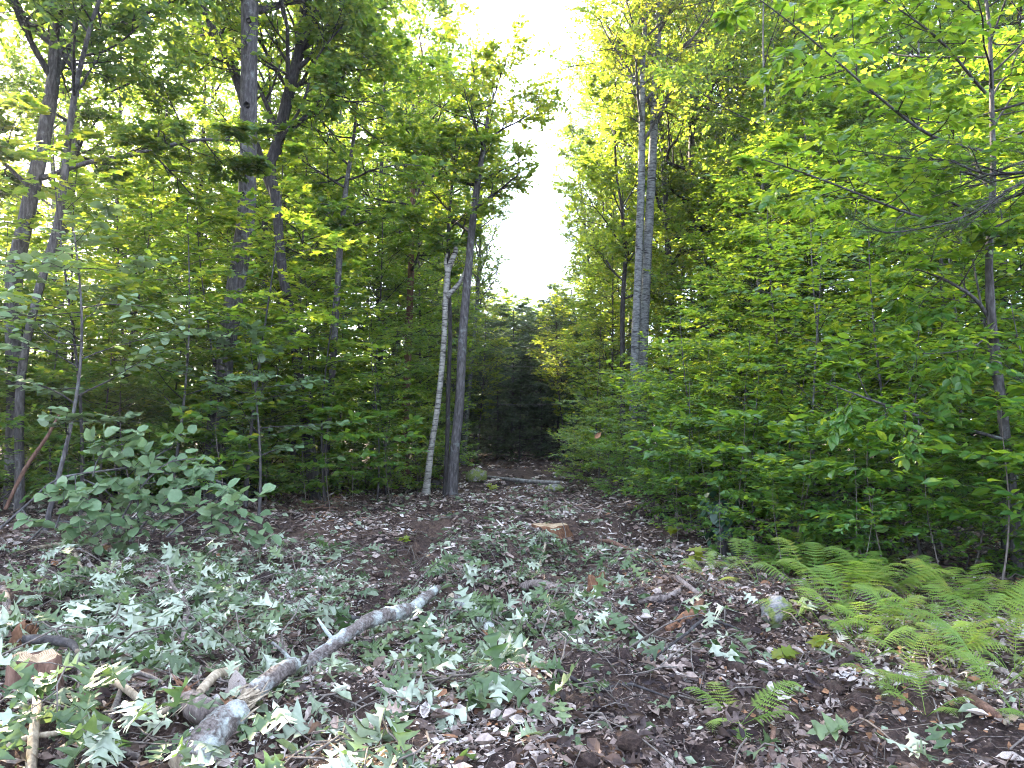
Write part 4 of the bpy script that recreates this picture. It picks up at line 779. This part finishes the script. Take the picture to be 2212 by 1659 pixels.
log_thing('torn_branch', 'peeled tan branch stub sticking out above the torn knot', p, r, 'pale_wood', 404, splinter=4, cat='branch')
p, r = lay([(972, 1310), (1010, 1330), (1040, 1350), (1062, 1380)], [24, 30, 28, 22], .02, 14)
log_thing('curved_limb', 'short curved lichened limb right of the long limb tip', p, r, 'lichen_log', 405, rough=.05)
p, r = lay([(1462, 1272), (1510, 1292), (1560, 1312), (1622, 1332)], [9, 11, 10, 5], [.1, .08, .06, .02], 14); p[:, 2] = np.linspace(p[0, 2], p[-1, 2], len(p)); p[:, 0] = np.linspace(p[0, 0], p[-1, 0], len(p))
log_thing('weathered_log', 'weathered grey branch lying diagonally below the ferns', p, r, 'grey_log', 406)
p, r = lay([(1380, 1306), (1430, 1298), (1485, 1296)], [13, 15, 9], .01, 10)
log_thing('short_log', 'short reddish grey log piece left of the weathered diagonal branch', p, r, 'grey_log', 407)
p, r = lay([(1130, 1276), (1160, 1284), (1200, 1284), (1240, 1280), (1280, 1274)], [18, 26, 22, 18, 10], .01, 14)
log_thing('half_buried_log', 'half-buried dark log right of the scraped hollow', p, r, 'grey_log', 408)
p, r = lay([(1055, 1060), (1105, 1056), (1160, 1054), (1212, 1052)], [7, 8, 9, 9], .06, 12); p[:, 2] = np.linspace(p[0, 2], p[-1, 2], len(p)); p[:, 1] = np.linspace(p[0, 1], p[-1, 1], len(p))
log_thing('far_log', 'pale log lying crosswise at the far end of the track', p, r, 'barkp', 409)
p, r = lay([(2040, 1495), (2085, 1520), (2130, 1545), (2175, 1570)], [20, 26, 24, 16], 0.01, 12)
log_thing('rotting_log', 'reddish rotting log piece below the right-hand ferns', p, r, 'red_bark', 410)
p, r = lay([(1440, 1330), (1490, 1310), (1520, 1312)], [16, 22, 12], 0, 8)
log_thing('rotten_wood', 'crumbling orange rotten wood beneath the weathered diagonal branch', p, r, 'rot', 411, endm='rot', rough=.16, cat='wood chunk')
STICKS = [
 ([(1050, 1465), (1090, 1452), (1130, 1438)], [9, 13, 12], .04, 'pale_wood', 'split pale stick pointing at the dark stick in the centre'),
 ([(1135, 1442), (1200, 1462), (1280, 1480), (1360, 1492), (1460, 1500)], [11, 10, 9, 7, 4], .03, 'barkd', 'long dark stick running right from the split pale stick'),
 ([(66, 1680), (74, 1600), (84, 1530)], [22, 20, 17], [.0, .06, .14], 'pale_wood', 'upright split white stick in the bottom left corner'),
 ([(170, 1640), (230, 1590), (300, 1530), (350, 1500)], [11, 12, 11, 8], .05, 'twig', 'long grey-brown stick slanting right of the white stick'),
 ([(0, 1620), (60, 1612), (130, 1600), (170, 1580)], [9, 12, 12, 10], .03, 'pale_wood', 'peeled curved stick along the bottom left edge'),
 ([(240, 1512), (290, 1520), (340, 1532), (395, 1528)], [14, 16, 16, 18], .05, 'pale_wood', 'peeled yellowish stick ending at the torn knot'),
 ([(130, 1530), (200, 1508), (260, 1488)], [8, 8, 6], .06, 'twig', 'thin stick crossing behind the peeled yellowish stick'),
 ([(50, 1432), (100, 1434), (140, 1440), (165, 1458)], [20, 22, 20, 10], .12, 'barkd', 'dark branch resting above the small cut stump'),
 ([(160, 1450), (172, 1490), (166, 1540)], [8, 8, 7], [.14, .1, .02], 'twig', 'bent thin stem hooking down beside the cut stump'),
 ([(610, 1320), (680, 1335), (760, 1355), (820, 1360)], [8, 10, 10, 6], .06, 'barkd', 'dark stick behind the long fallen limb'),
 ([(395, 1410), (400, 1360), (372, 1310), (360, 1290)], [14, 11, 7, 4], [.0, .12, .22, .26], 'grey_log', 'forked grey branch rising from the pale oak heap'),
 ([(320, 1640), (380, 1625), (430, 1590), (470, 1560)], [26, 28, 22, 12], .0, 'barkd', 'dark crooked branch just left of the broken limb butt'),
 ([(200, 1590), (250, 1620), (300, 1650)], [12, 14, 12], .02, 'grey_log', 'short grey stick with shredded bark at bottom left'),
 ([(1400, 1440), (1480, 1400), (1530, 1385), (1600, 1380)], [4, 6, 7, 4], [.02, .08, .1, .06], 'barkd', 'thin dark arched twig over the brown litter right of centre'),
 ([(1660, 1660), (1668, 1620), (1672, 1600)], [13, 12, 10], [.0, .03, .05], 'red_bark', 'short reddish stub at the bottom edge right of centre'),
 ([(1030, 1600), (1042, 1560), (1050, 1545)], [9, 8, 6], [.0, .02, .03], 'twig', 'short curved brown twig at bottom centre'),
 ([(1150, 1265), (1165, 1235), (1178, 1215)], [4, 5, 6], [.02, .05, .1], 'pale_wood', 'little pale stick leaning on the mound'),
 ([(0, 1290), (20, 1340)], [18, 16], .04, 'grey_log', 'grey branch end at the left edge near dark soil'),
 ([(80, 1190), (130, 1190), (180, 1186)], [6, 9, 7], .03, 'pale_wood', 'pale torn strip of wood lying below the round-leaved shrub'),
 ([(1300, 1180), (1340, 1186), (1380, 1200)], [8, 9, 5], .02, 'red_bark', 'reddish root piece on the bare bank right of the mound')]
for i, (pix, w_, lf, m_, lab) in enumerate(STICKS):
    p, r = lay(pix, w_, lf, 12); log_thing('fallen_stick', lab, p, r, m_, 430 + i, cat='stick', sides=8, rough=.05, splinter=3 if m_ == 'pale_wood' else 0, endm='pale_wood', group='fallen sticks')
# stumps
def ring_mat(name, a_, b_):
    m, t = mat(name); tc = nd(t, 'ShaderNodeTexCoord'); wv = nd(t, 'ShaderNodeTexWave', wave_type='RINGS', rings_direction='Z'); wv.inputs['Scale'].default_value = 28; wv.inputs['Distortion'].default_value = 3; wv.inputs['Detail'].default_value = 3; wv.inputs['Detail Scale'].default_value = 2
    t.links.new(tc.outputs['Object'], wv.inputs[0]); nz = nd(t, 'ShaderNodeTexNoise'); nz.inputs['Scale'].default_value = 22; nz.inputs['Detail'].default_value = 8; t.links.new(tc.outputs['Object'], nz.inputs[0])
    mx = nd(t, 'ShaderNodeMath', operation='MULTIPLY_ADD'); t.links.new(wv.outputs['Fac'], mx.inputs[0]); mx.inputs[1].default_value = .35; t.links.new(nz.outputs[0], mx.inputs[2])
    c = ramp(t, [(.35, tuple(k * .45 for k in a_)), (.55, a_), (.9, b_)], mx.outputs[0]); pb = nd(t, 'ShaderNodeBsdfPrincipled'); t.links.new(c, pb.inputs['Base Color']); pb.inputs['Roughness'].default_value = .9
    bp = nd(t, 'ShaderNodeBump'); bp.inputs['Strength'].default_value = .6; bp.inputs['Distance'].default_value = .01; t.links.new(mx.outputs[0], bp.inputs['Height']); t.links.new(bp.outputs[0], pb.inputs['Normal'])
    o = nd(t, 'ShaderNodeOutputMaterial'); t.links.new(pb.outputs[0], o.inputs[0]); return m
M['rings'] = ring_mat('cut_rings', (.26, .17, .1), (.44, .33, .22))
def stump(px_, py_, wpx, h, label, seed, side='red_bark', top='cut', jag=0.0, sides=18, name='tree_stump'):
    g = np.random.default_rng(seed); b = G(px_, py_); r_ = wpx * b[1] / FPX / 2
    root = empty(name, tuple(b), g.uniform(0, 6), label, 'stump'); a = np.arange(sides) * 2 * math.pi / sides
    k = 1 + .08 * np.sin(3 * a + g.uniform(0, 6)) + .05 * np.sin(7 * a) + g.normal(0, .02, sides)
    prof = [(-.08, 1.3), (.1 * h, 1.16), (.5 * h, 1.02), (h - .01, 1.0), (h, .94)]
    v = np.concatenate([np.stack([np.cos(a) * k * r_ * s, np.sin(a) * k * r_ * s, np.full(sides, z) + (g.normal(0, jag, sides) if z > .6 * h else 0)], -1) for z, s in prof])
    f = np.array([[i * sides + j, i * sides + (j + 1) % sides, (i + 1) * sides + (j + 1) % sides, (i + 1) * sides + j] for i in range(4) for j in range(sides)])
    MB().add(v, f).build('bark', M[side], root)
    vv = np.vstack([v[-sides:], v[-sides:] * [.5, .5, 1] + [0, 0, .004], [[0, 0, h + .004]]])
    t4 = np.array([[j, (j + 1) % sides, sides + (j + 1) % sides, sides + j] for j in range(sides)]); t3 = np.array([[sides + j, sides + (j + 1) % sides, 2 * sides] for j in range(sides)])
    MB().add(vv, t4).add(np.zeros((0, 3)), t3 - len(vv)).build('cut_face', M[top], root, smooth=False)
    return root
stump(1185, 1152, 84, .12, 'wide fresh-cut orange-topped stump on the far side of the mound', 451, 'rot', 'rings', .012)
stump(72, 1500, 96, .19, 'small reddish cut stump near the left edge', 452, 'red_bark', 'rings', .012)
stump(1290, 1284, 38, .13, 'little split reddish stub right of the half-buried log', 453, 'rot', 'rot', .03)
stump(1048, 1250, 17, .17, 'slim pale cut stub in front of the mound', 454, 'grey_log', 'rot', .01)
stump(936, 1066, 34, .22, 'squat brown stump at the foot of the pale birch', 455, 'barkd', 'barkd', .03)
# broken rotten orange wood at left
b = G(40, 1420); rt = empty('rotten_snag', tuple(b), 0, 'broken rotten orange-brown wood standing at the left edge', 'wood chunk'); g2 = np.random.default_rng(460)
pl = np.array([[0, 0, -.05], [.0, 0, .06], [.01, .0, .14], [.03, .0, .2], [.06, -.01, .235]]); v, f = tubes(resample(pl, 12)[None], np.interp(np.linspace(0, 1, 12), [0, .3, .7, .9, 1], [.075, .06, .055, .045, .015])[None], 14, .14, g2); MB().add(v, f).build('shell', M['rot'], rt)
for i in range(12):
    a = g2.uniform(0, 6.28); st = np.array([math.cos(a) * .045 + .03, math.sin(a) * .045, .12]); en = st + np.array([g2.normal(.02, .02), g2.normal(0, .02), g2.uniform(.05, .13)])
    v, f = tubes(np.array([[st, (st + en) / 2, en]]), np.array([[.018, .013, .002]]), 5, .1, g2); MB().add(v, f).build('splinter', M['rot'], rt)
# mossy rock and far stones
def rock_mat():
    m, t = mat('mossy_rock'); tc = nd(t, 'ShaderNodeTexCoord')
    a = nd(t, 'ShaderNodeTexNoise'); a.inputs['Scale'].default_value = 9; a.inputs['Detail'].default_value = 8; t.links.new(tc.outputs['Object'], a.inputs[0])
    b_ = nd(t, 'ShaderNodeTexNoise'); b_.inputs['Scale'].default_value = 40; b_.inputs['Detail'].default_value = 6; t.links.new(tc.outputs['Object'], b_.inputs[0])
    c1 = ramp(t, [(.3, (.07, .068, .07)), (.7, (.22, .21, .21))], b_.outputs[0]); c2 = ramp(t, [(.3, (.05, .07, .015)), (.7, (.15, .17, .04))], b_.outputs[0])
    rp = nd(t, 'ShaderNodeMapRange'); rp.inputs[1].default_value = .42; rp.inputs[2].default_value = .52; t.links.new(a.outputs[0], rp.inputs[0])
    mx = nd(t, 'ShaderNodeMix', data_type='RGBA'); t.links.new(rp.outputs[0], mx.inputs['Factor']); t.links.new(c1, mx.inputs['A']); t.links.new(c2, mx.inputs['B'])
    pb = nd(t, 'ShaderNodeBsdfPrincipled'); t.links.new(mx.outputs['Result'], pb.inputs['Base Color']); pb.inputs['Roughness'].default_value = .9
    bp = nd(t, 'ShaderNodeBump'); bp.inputs['Strength'].default_value = .7; bp.inputs['Distance'].default_value = .02; t.links.new(b_.outputs[0], bp.inputs['Height']); t.links.new(bp.outputs[0], pb.inputs['Normal'])
    o = nd(t, 'ShaderNodeOutputMaterial'); t.links.new(pb.outputs[0], o.inputs[0]); return m
M['rock'] = rock_mat()
for (px_, py_, wpx, sq, lab, sd) in [(1682, 1375, 74, (.9, .8, .8), 'grey mossy rock half sunk among the ferns', 470), (1032, 1040, 44, (1, .7, .8), 'dim grey boulder at the dark end of the track', 471), (1200, 1062, 34, (1.3, .7, .6), 'low brown-grey stone in front of the far log', 472)]:
    b = G(px_, py_); r_ = wpx * b[1] / FPX / 2; g2 = np.random.default_rng(sd)
    v, f = lump(g2, r_, np.array([0, 0, r_ * .35]), 26, .16, sq); o = MB().add(v, f).build('rock', M['rock']); o.location = b; tag(o, lab, 'rock')

# ferns
def frond_mesh(name, seed, n=20, tri=False, arch=.5):
    g = np.random.default_rng(seed); mb = MB(); t = np.linspace(0, 1, 14)
    path = np.stack([np.zeros(14), np.sin(t * 1.25) * .82, .55 * np.sin(t * math.pi * .62) * arch * 2 - .15 * t ** 3], -1); path[:, 1] *= 1 / path[-1, 1]
    v, f = tubes(path[None], np.linspace(.006, .0015, 14)[None], 4); mb.add(v, f, .3)
    for i in range(n):
        u = .2 + .8 * (i + .5) / n; b, T_n, _ = interp(path[None], np.array([[u]])); b = b[0, 0]; T_n = T_n[0, 0]
        L_ = (.34 * (1.02 - (u - .2) / .8) ** .8 if tri else .27 * math.sin(min(1, (u - .12) / .45) * math.pi / 2) * (1.03 - ((u - .2) / .8) ** 2))
        for s in (1, -1):
            d = nrm(np.array([s, .28, 0]) + T_n * .25 + np.array([0, 0, g.normal(-.12, .06)])); m = 9; w_ = L_ * (.2 if tri else .13)
            sd = nrm(np.cross(d, np.array([0, 0, 1.]))); vs_ = []; fs = []
            for j in range(m):
                q0 = b + d * L_ * j / m + np.array([0, 0, -.12 * L_ * (j / m) ** 2]); q1 = b + d * L_ * (j + 1) / m + np.array([0, 0, -.12 * L_ * ((j + 1) / m) ** 2]); ww = w_ * (1.05 - j / m)
                for e in (1, -1):
                    k0 = len(vs_); vs_ += [q0, q1, q0 * .35 + q1 * .65 + sd * e * ww + d * ww * .25]; fs.append([k0, k0 + 1, k0 + 2])
            mb.add(np.array(vs_), np.array(fs), g.random())
    return mb.mesh(name, M['fern'], smooth=False)
FR = [frond_mesh('frond', 500, 20, False, .5), frond_mesh('frond', 501, 17, True, .42), frond_mesh('frond', 502, 22, False, .35)]
FERNS = [(1705, 1245, .5, 6, 0, 'yellowish upright fern at the back of the right-hand fern bed'), (1760, 1300, .6, 7, 0, 'tall arching fern left of the fern bed centre'), (1830, 1310, .62, 7, 1, 'broad bracken at the centre of the fern bed'), (1900, 1300, .6, 6, 1, 'broad bracken right of the fern bed centre'),
 (1960, 1295, .55, 6, 1, 'flat bracken before the beech trunk'), (1850, 1375, .58, 7, 0, 'bright fern drooping towards the track at the bed front'), (1790, 1370, .5, 6, 2, 'shaded fern behind the mossy rock'), (1900, 1385, .42, 5, 0, 'small fern in front of the bracken'),
 (1985, 1450, .5, 6, 0, 'light green fern with long fronds low on the right'), (2040, 1420, .5, 6, 0, 'leaning yellow-tipped fern right of the long-fronded one'), (2060, 1500, .4, 5, 2, 'small yellowing fern by the rotting log'), (1595, 1565, .34, 6, 1, 'lone low fern on the bare foreground soil'),
 (1640, 1265, .45, 6, 0, 'small fern beside the weathered diagonal branch'), (1740, 1225, .45, 6, 0, 'fern behind the yellowish upright one'), (2090, 1330, .5, 6, 1, 'bracken at the foot of the beech trunk'), (2190, 1340, .5, 6, 1, 'bracken at the right edge below the beech trunk'), (2190, 1450, .4, 5, 0, 'fern tips at the right edge above the rotting log'), (1600, 1230, .4, 5, 2, 'dim fern under the thicket edge'), (1540, 1260, .36, 5, 2, 'little fern nearest the track in the fern bed'), (2010, 1350, .5, 6, 0, 'fern between the bracken and the long-fronded fern'), (1870, 1440, .36, 5, 2, 'flattened fern in front of the drooping bright fern'),
 (2110, 1405, .5, 7, 0, 'large light fern at the right, behind the yellow-tipped one'), (2150, 1500, .45, 6, 0, 'fern crossing the upper end of the rotting log'), (1930, 1500, .36, 5, 0, 'small fern nearest the camera left of the rotting log'), (2000, 1545, .3, 5, 2, 'tiny fern in front of the yellowing one'), (2200, 1550, .4, 6, 0, 'fern at the right edge beyond the rotting log end'), (1780, 1250, .5, 6, 1, 'bracken at the shaded back of the fern bed'), (1870, 1255, .5, 6, 1, 'bracken under the thicket behind the fern bed centre'),
 (2060, 1465, .42, 6, 0, 'fern just above the rotting log, left of the one crossing it'), (2185, 1400, .48, 7, 1, 'wide bracken at the right edge in front of the trunk foot'), (1960, 1400, .42, 6, 0, 'fern directly behind the light green long-fronded fern')]
for i, (px_, py_, s_, n_, k_, lab) in enumerate(FERNS):
    g2 = np.random.default_rng(520 + i); b = G(px_, py_); rt = empty('fern_plant', (b[0], b[1], b[2] - .01), g2.uniform(0, 6.28), lab, 'fern', 'ferns on the right bank')
    for j in range(n_):
        o = link('frond', FR[k_], rt); sc_ = s_ * g2.uniform(.75, 1.15); o.scale = (sc_,) * 3; o.rotation_euler = (g2.normal(-.02, .08) if 'lone' in lab else g2.normal(.22, .18) if k_ != 1 else g2.normal(.3, .15), g2.normal(0, .12), j * 6.283 / n_ + g2.normal(0, .25))

# round-leaved shrub at left: arching stems with single leaves
HOB = []
for k in range(3):
    tv = LEAFR[0].copy(); tv[:, 2] *= (.6, 1.4, 1.0)[k]; tv[:, 0] *= (1, .9, 1.08)[k]; HOB.append(MB().add(tv, LEAFR[1], .5).mesh('leaf', M['hobble']))
b = G(110, 1225); rt = empty('round_leaved_shrub', tuple(b), 0, 'round-leaved sage-green shrub arching over the left clearing edge', 'shrub'); g2 = np.random.default_rng(560); wd = MB()
Db = b[1]
ST = [([(-20, 1160), (60, 1090), (120, 1035), (200, 1020), (290, 1008)], [8, 7, 6, 5, 3]), ([(180, 1035), (230, 1060), (262, 1110), (275, 1150)], [5, 5, 4, 2]), ([(250, 1150), (300, 1060), (360, 1000), (420, 990)], [6, 5, 4, 2]), ([(330, 1150), (380, 1070), (440, 1030), (500, 1050)], [6, 5, 4, 2]), ([(300, 1150), (300, 1080), (330, 990), (370, 965)], [6, 5, 4, 2]),
      ([(120, 1140), (140, 1090), (170, 1070), (200, 1080)], [5, 4, 3, 2]), ([(360, 1160), (420, 1110), (470, 1090), (520, 1090)], [5, 4, 3, 2]), ([(200, 1160), (240, 1130), (300, 1120), (350, 1130)], [5, 4, 3, 2]), ([(60, 1170), (110, 1130), (170, 1130), (210, 1160)], [5, 4, 3, 2]), ([(420, 1170), (470, 1130), (520, 1120), (560, 1130)], [5, 4, 3, 2]),
      ([(280, 1170), (330, 1110), (390, 1060), (430, 1050)], [5, 4, 3, 2]), ([(200, 1030), (215, 990), (240, 965), (262, 960)], [4, 3, 3, 2])]
ln = 0
for i, (pix, w_) in enumerate(ST):
    q, r = px_stem(pix, 7.5 + .6 * g2.random(), w_, 570 + i, 10); q = q - b; v, f = tubes(q[None], r[None], 6); wd.add(v, f)
    A, Ra = spawn(q[None], r[None], 9, .25, 1, 50, 15, lambda t, pl: .24 + 0 * t, 4, g2, .04, .3, .15); v, f = tubes(A, np.maximum(Ra, .002), 4); wd.add(v, f)
    for br in A:
        for t, sgn in ((1.0, 0), (.9, 1), (.85, -1), (.5, 1), (.45, -1)):
            if g2.random() < .16: continue
            p, T_n, _ = interp(br[None], np.array([[t]])); p = p[0, 0]; T_n = T_n[0, 0]; sd = nrm(np.cross(T_n, [0, 0, 1.]) + 1e-6)
            d = nrm(T_n * (.4 if sgn else 1) + sd * sgn + np.array([0, 0, g2.normal(-.15, .25)])); up = np.array([g2.normal(0, .6), g2.normal(-.4, .55), 1])
            put_leaf(HOB[int(g2.integers(0, 3))], p, d, up, g2.uniform(.1, .165), rt); ln += 1
wd.build('stems', M['bark'], rt)
ts = tree('tall_round_leaved_shrub', straight(3.7, np.random.default_rng(580), .1), trunk_r(14, .03, .008), dict(SAP, t0=.3, n1=18, L1=1.5, n2=5, nl=7, T=LEAFR, leaf=.13, flat=.7), 'bark', 'hobble', 581, loc=(-5.4, 8.6, float(hgt(-5.4, 8.6)) - .03), label='tall shrub with dull blue-green round leaves overhanging the left edge', cat='shrub')
ts2 = tree('tall_round_leaved_shrub', straight(2.6, np.random.default_rng(582), .1), trunk_r(14, .025, .007), dict(SAP, t0=.3, n1=15, L1=1.2, n2=5, nl=7, T=LEAFR, leaf=.12, flat=.7), 'bark', 'hobble', 583, loc=(-3.6, 10.6, float(hgt(-3.6, 10.6)) - .03), label='shrub with dull round leaves at the foot of the thick scarred trunk', cat='shrub')
# dark vine draped over a snag at the thicket edge
M['vine'] = leaf_mat('dark_vine_leaf', [(0, (.012, .035, .02)), (.7, (.022, .055, .032)), (1, (.06, .1, .06))], [(0, (.03, .07, .03)), (1, (.08, .14, .05))], .2, rough=.4, objvar=.8, mott=.2, mscale=4)
VN = MB().add(LEAFR[0], LEAFR[1], .5).mesh('leaf', M['vine']); g3 = np.random.default_rng(588); vx = P(1558, 1130, 8.8); vz = float(hgt(vx[0], vx[1]))
rv = empty('vine_clad_snag', (vx[0], vx[1], vz), 0, 'snag draped in dark blue-green vine leaves at the thicket edge', 'vine')
v, f = tubes(np.array([[[0, 0, -.05], [.02, 0, .3], [.0, .02, .62]]]), np.array([[.07, .05, .03]]), 9, .06, g3); MB().add(v, f).build('snag', M['barkd'], rv)
for i in range(80):
    z_ = .75 * g3.random() ** .7; a_ = g3.uniform(0, 6.28); ra = .19 * (1.1 - .45 * abs(z_ - .45) / .45); pp = np.array([math.cos(a_) * ra, math.sin(a_) * ra, z_ + .03])
    put_leaf(VN, pp, np.array([math.cos(a_) * .5, math.sin(a_) * .5, -1.0 + g3.normal(0, .3)]), np.array([math.cos(a_), math.sin(a_), .5 + g3.normal(0, .3)]), g3.uniform(.07, .12), rv)
# brush of thin reddish twigs
br = MB(); g2 = np.random.default_rng(590)
for (px_, py_, n_, s_) in [(560, 1115, 60, .7), (640, 1110, 40, .5), (545, 1370, 50, .18), (60, 1060, 20, .8)]:
    c = G(px_, py_); a = g2.uniform(0, 6.28, n_); st = c + np.stack([g2.normal(0, s_, n_), g2.normal(0, s_ * .5, n_), np.abs(g2.normal(0, .08, n_))], -1); L_ = s_ * g2.uniform(.6, 1.6, n_)
    d = np.stack([np.cos(a), np.sin(a) * .6, np.abs(g2.normal(.15, .25, n_))], -1); pts = np.stack([st + d * (L_ * k / 4)[:, None] + g2.normal(0, .03 * s_, (n_, 3)) * k for k in range(5)], 1)
    v, f = tubes(pts, np.linspace(.006, .002, 5)[None] * g2.uniform(.5, 1.2, (n_, 1)) * (1 if s_ > .3 else .5), 4); br.add(v, f)
tag(br.build('brush_twigs', M['red_bark']), 'tangles of thin reddish brush twigs at the clearing edge', None, None, 'stuff')
# leaning dead poles at left, wires over the far track
p, r = px_stem([(12, 1100), (60, 1000), (110, 930), (135, 890)], 9.6, [10, 11, 9, 6], 31); log_thing('leaning_pole', 'reddish dead pole leaning right behind the round-leaved shrub', p, r, 'red_bark', 601, cat='pole', sides=8)
for i, (y0, y1, lab) in enumerate([(788, 792, 'upper thin wire strung across the far track'), (871, 874, 'lower thin wire strung across the far track')]):
    q = np.array([P(880, y0 - 4, 20), P(1000, y0, 20), P(1110, y1, 20), P(1200, y1, 20), P(1330, y1 - 4, 20)]); q = resample(q, 16)
    v, f = tubes(q[None], np.full((1, 16), .005), 5); o = MB().add(v, f).build('overhead_wire', M['bark']); tag(o, lab, 'wire')
# big single leaves that catch the eye
CL = MB().add(CURL[0], CURL[1], .78).mesh('leaf', M['litter'])
CLO = MB().add(CURL[0], CURL[1], .968).mesh('leaf', M['litter'])
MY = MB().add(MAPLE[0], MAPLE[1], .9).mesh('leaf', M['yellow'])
for (px_, py_, hz, s_, me, d, up, lab) in [(508, 1500, .12, .2, CL, (.1, -.3, -1), (.6, -.8, .3), 'large pale curled leaf hanging on the near end of the long fallen limb'),
    (1285, 1130, 1.15, .13, CLO, (.7, 0, .6), (.2, -1, .1), 'orange-tan withered leaf caught high in the thicket edge'), (2150, 1650, .03, .12, CL, (1, -.5, 0), (0, -.5, 1), 'pale whitish leaf in the bottom right corner')]:
    b = G(px_, py_); o = put_leaf(me, b + np.array([0, 0, hz]), np.array(d), np.array(up), s_, None, 'withered_leaf'); tag(o, lab, 'leaf')
o.name = 'withered_leaf'
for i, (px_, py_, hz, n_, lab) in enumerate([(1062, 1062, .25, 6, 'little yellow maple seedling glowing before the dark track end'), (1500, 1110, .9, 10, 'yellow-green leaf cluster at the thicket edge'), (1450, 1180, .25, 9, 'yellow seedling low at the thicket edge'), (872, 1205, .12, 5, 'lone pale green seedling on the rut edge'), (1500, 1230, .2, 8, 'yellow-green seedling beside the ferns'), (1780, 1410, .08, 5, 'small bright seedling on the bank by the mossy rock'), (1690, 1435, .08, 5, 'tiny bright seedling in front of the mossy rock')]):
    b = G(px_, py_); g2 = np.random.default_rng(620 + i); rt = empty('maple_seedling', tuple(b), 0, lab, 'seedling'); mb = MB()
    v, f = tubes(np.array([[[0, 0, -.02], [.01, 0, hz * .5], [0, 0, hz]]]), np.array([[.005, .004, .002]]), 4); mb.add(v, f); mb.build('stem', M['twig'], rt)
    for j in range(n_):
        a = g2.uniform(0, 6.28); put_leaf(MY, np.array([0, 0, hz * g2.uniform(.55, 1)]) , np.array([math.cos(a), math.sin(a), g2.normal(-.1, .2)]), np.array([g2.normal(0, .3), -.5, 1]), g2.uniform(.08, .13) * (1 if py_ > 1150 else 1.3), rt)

# added haze volume, its scatter standing in for veiling lens glare
hm, ht = mat('thin_haze'); pv = nd(ht, 'ShaderNodeVolumePrincipled'); pv.inputs['Color'].default_value = (.86, .9, 1, 1); pv.inputs['Density'].default_value = .0006; pv.inputs['Anisotropy'].default_value = .55
ho_ = nd(ht, 'ShaderNodeOutputMaterial'); ht.links.new(pv.outputs[0], ho_.inputs['Volume'])
hv = np.array([[x_, y_, z_] for x_ in (-90, 90) for y_ in (-12, 100) for z_ in (-2, 22)], float)
hz_ = MB().add(hv, np.array([[0, 1, 3, 2], [4, 6, 7, 5], [0, 4, 5, 1], [2, 3, 7, 6], [0, 2, 6, 4], [1, 5, 7, 3]])).build('haze', hm, smooth=False); tag(hz_, 'thin pale haze added for veiling glare between the trees', None, None, 'stuff')
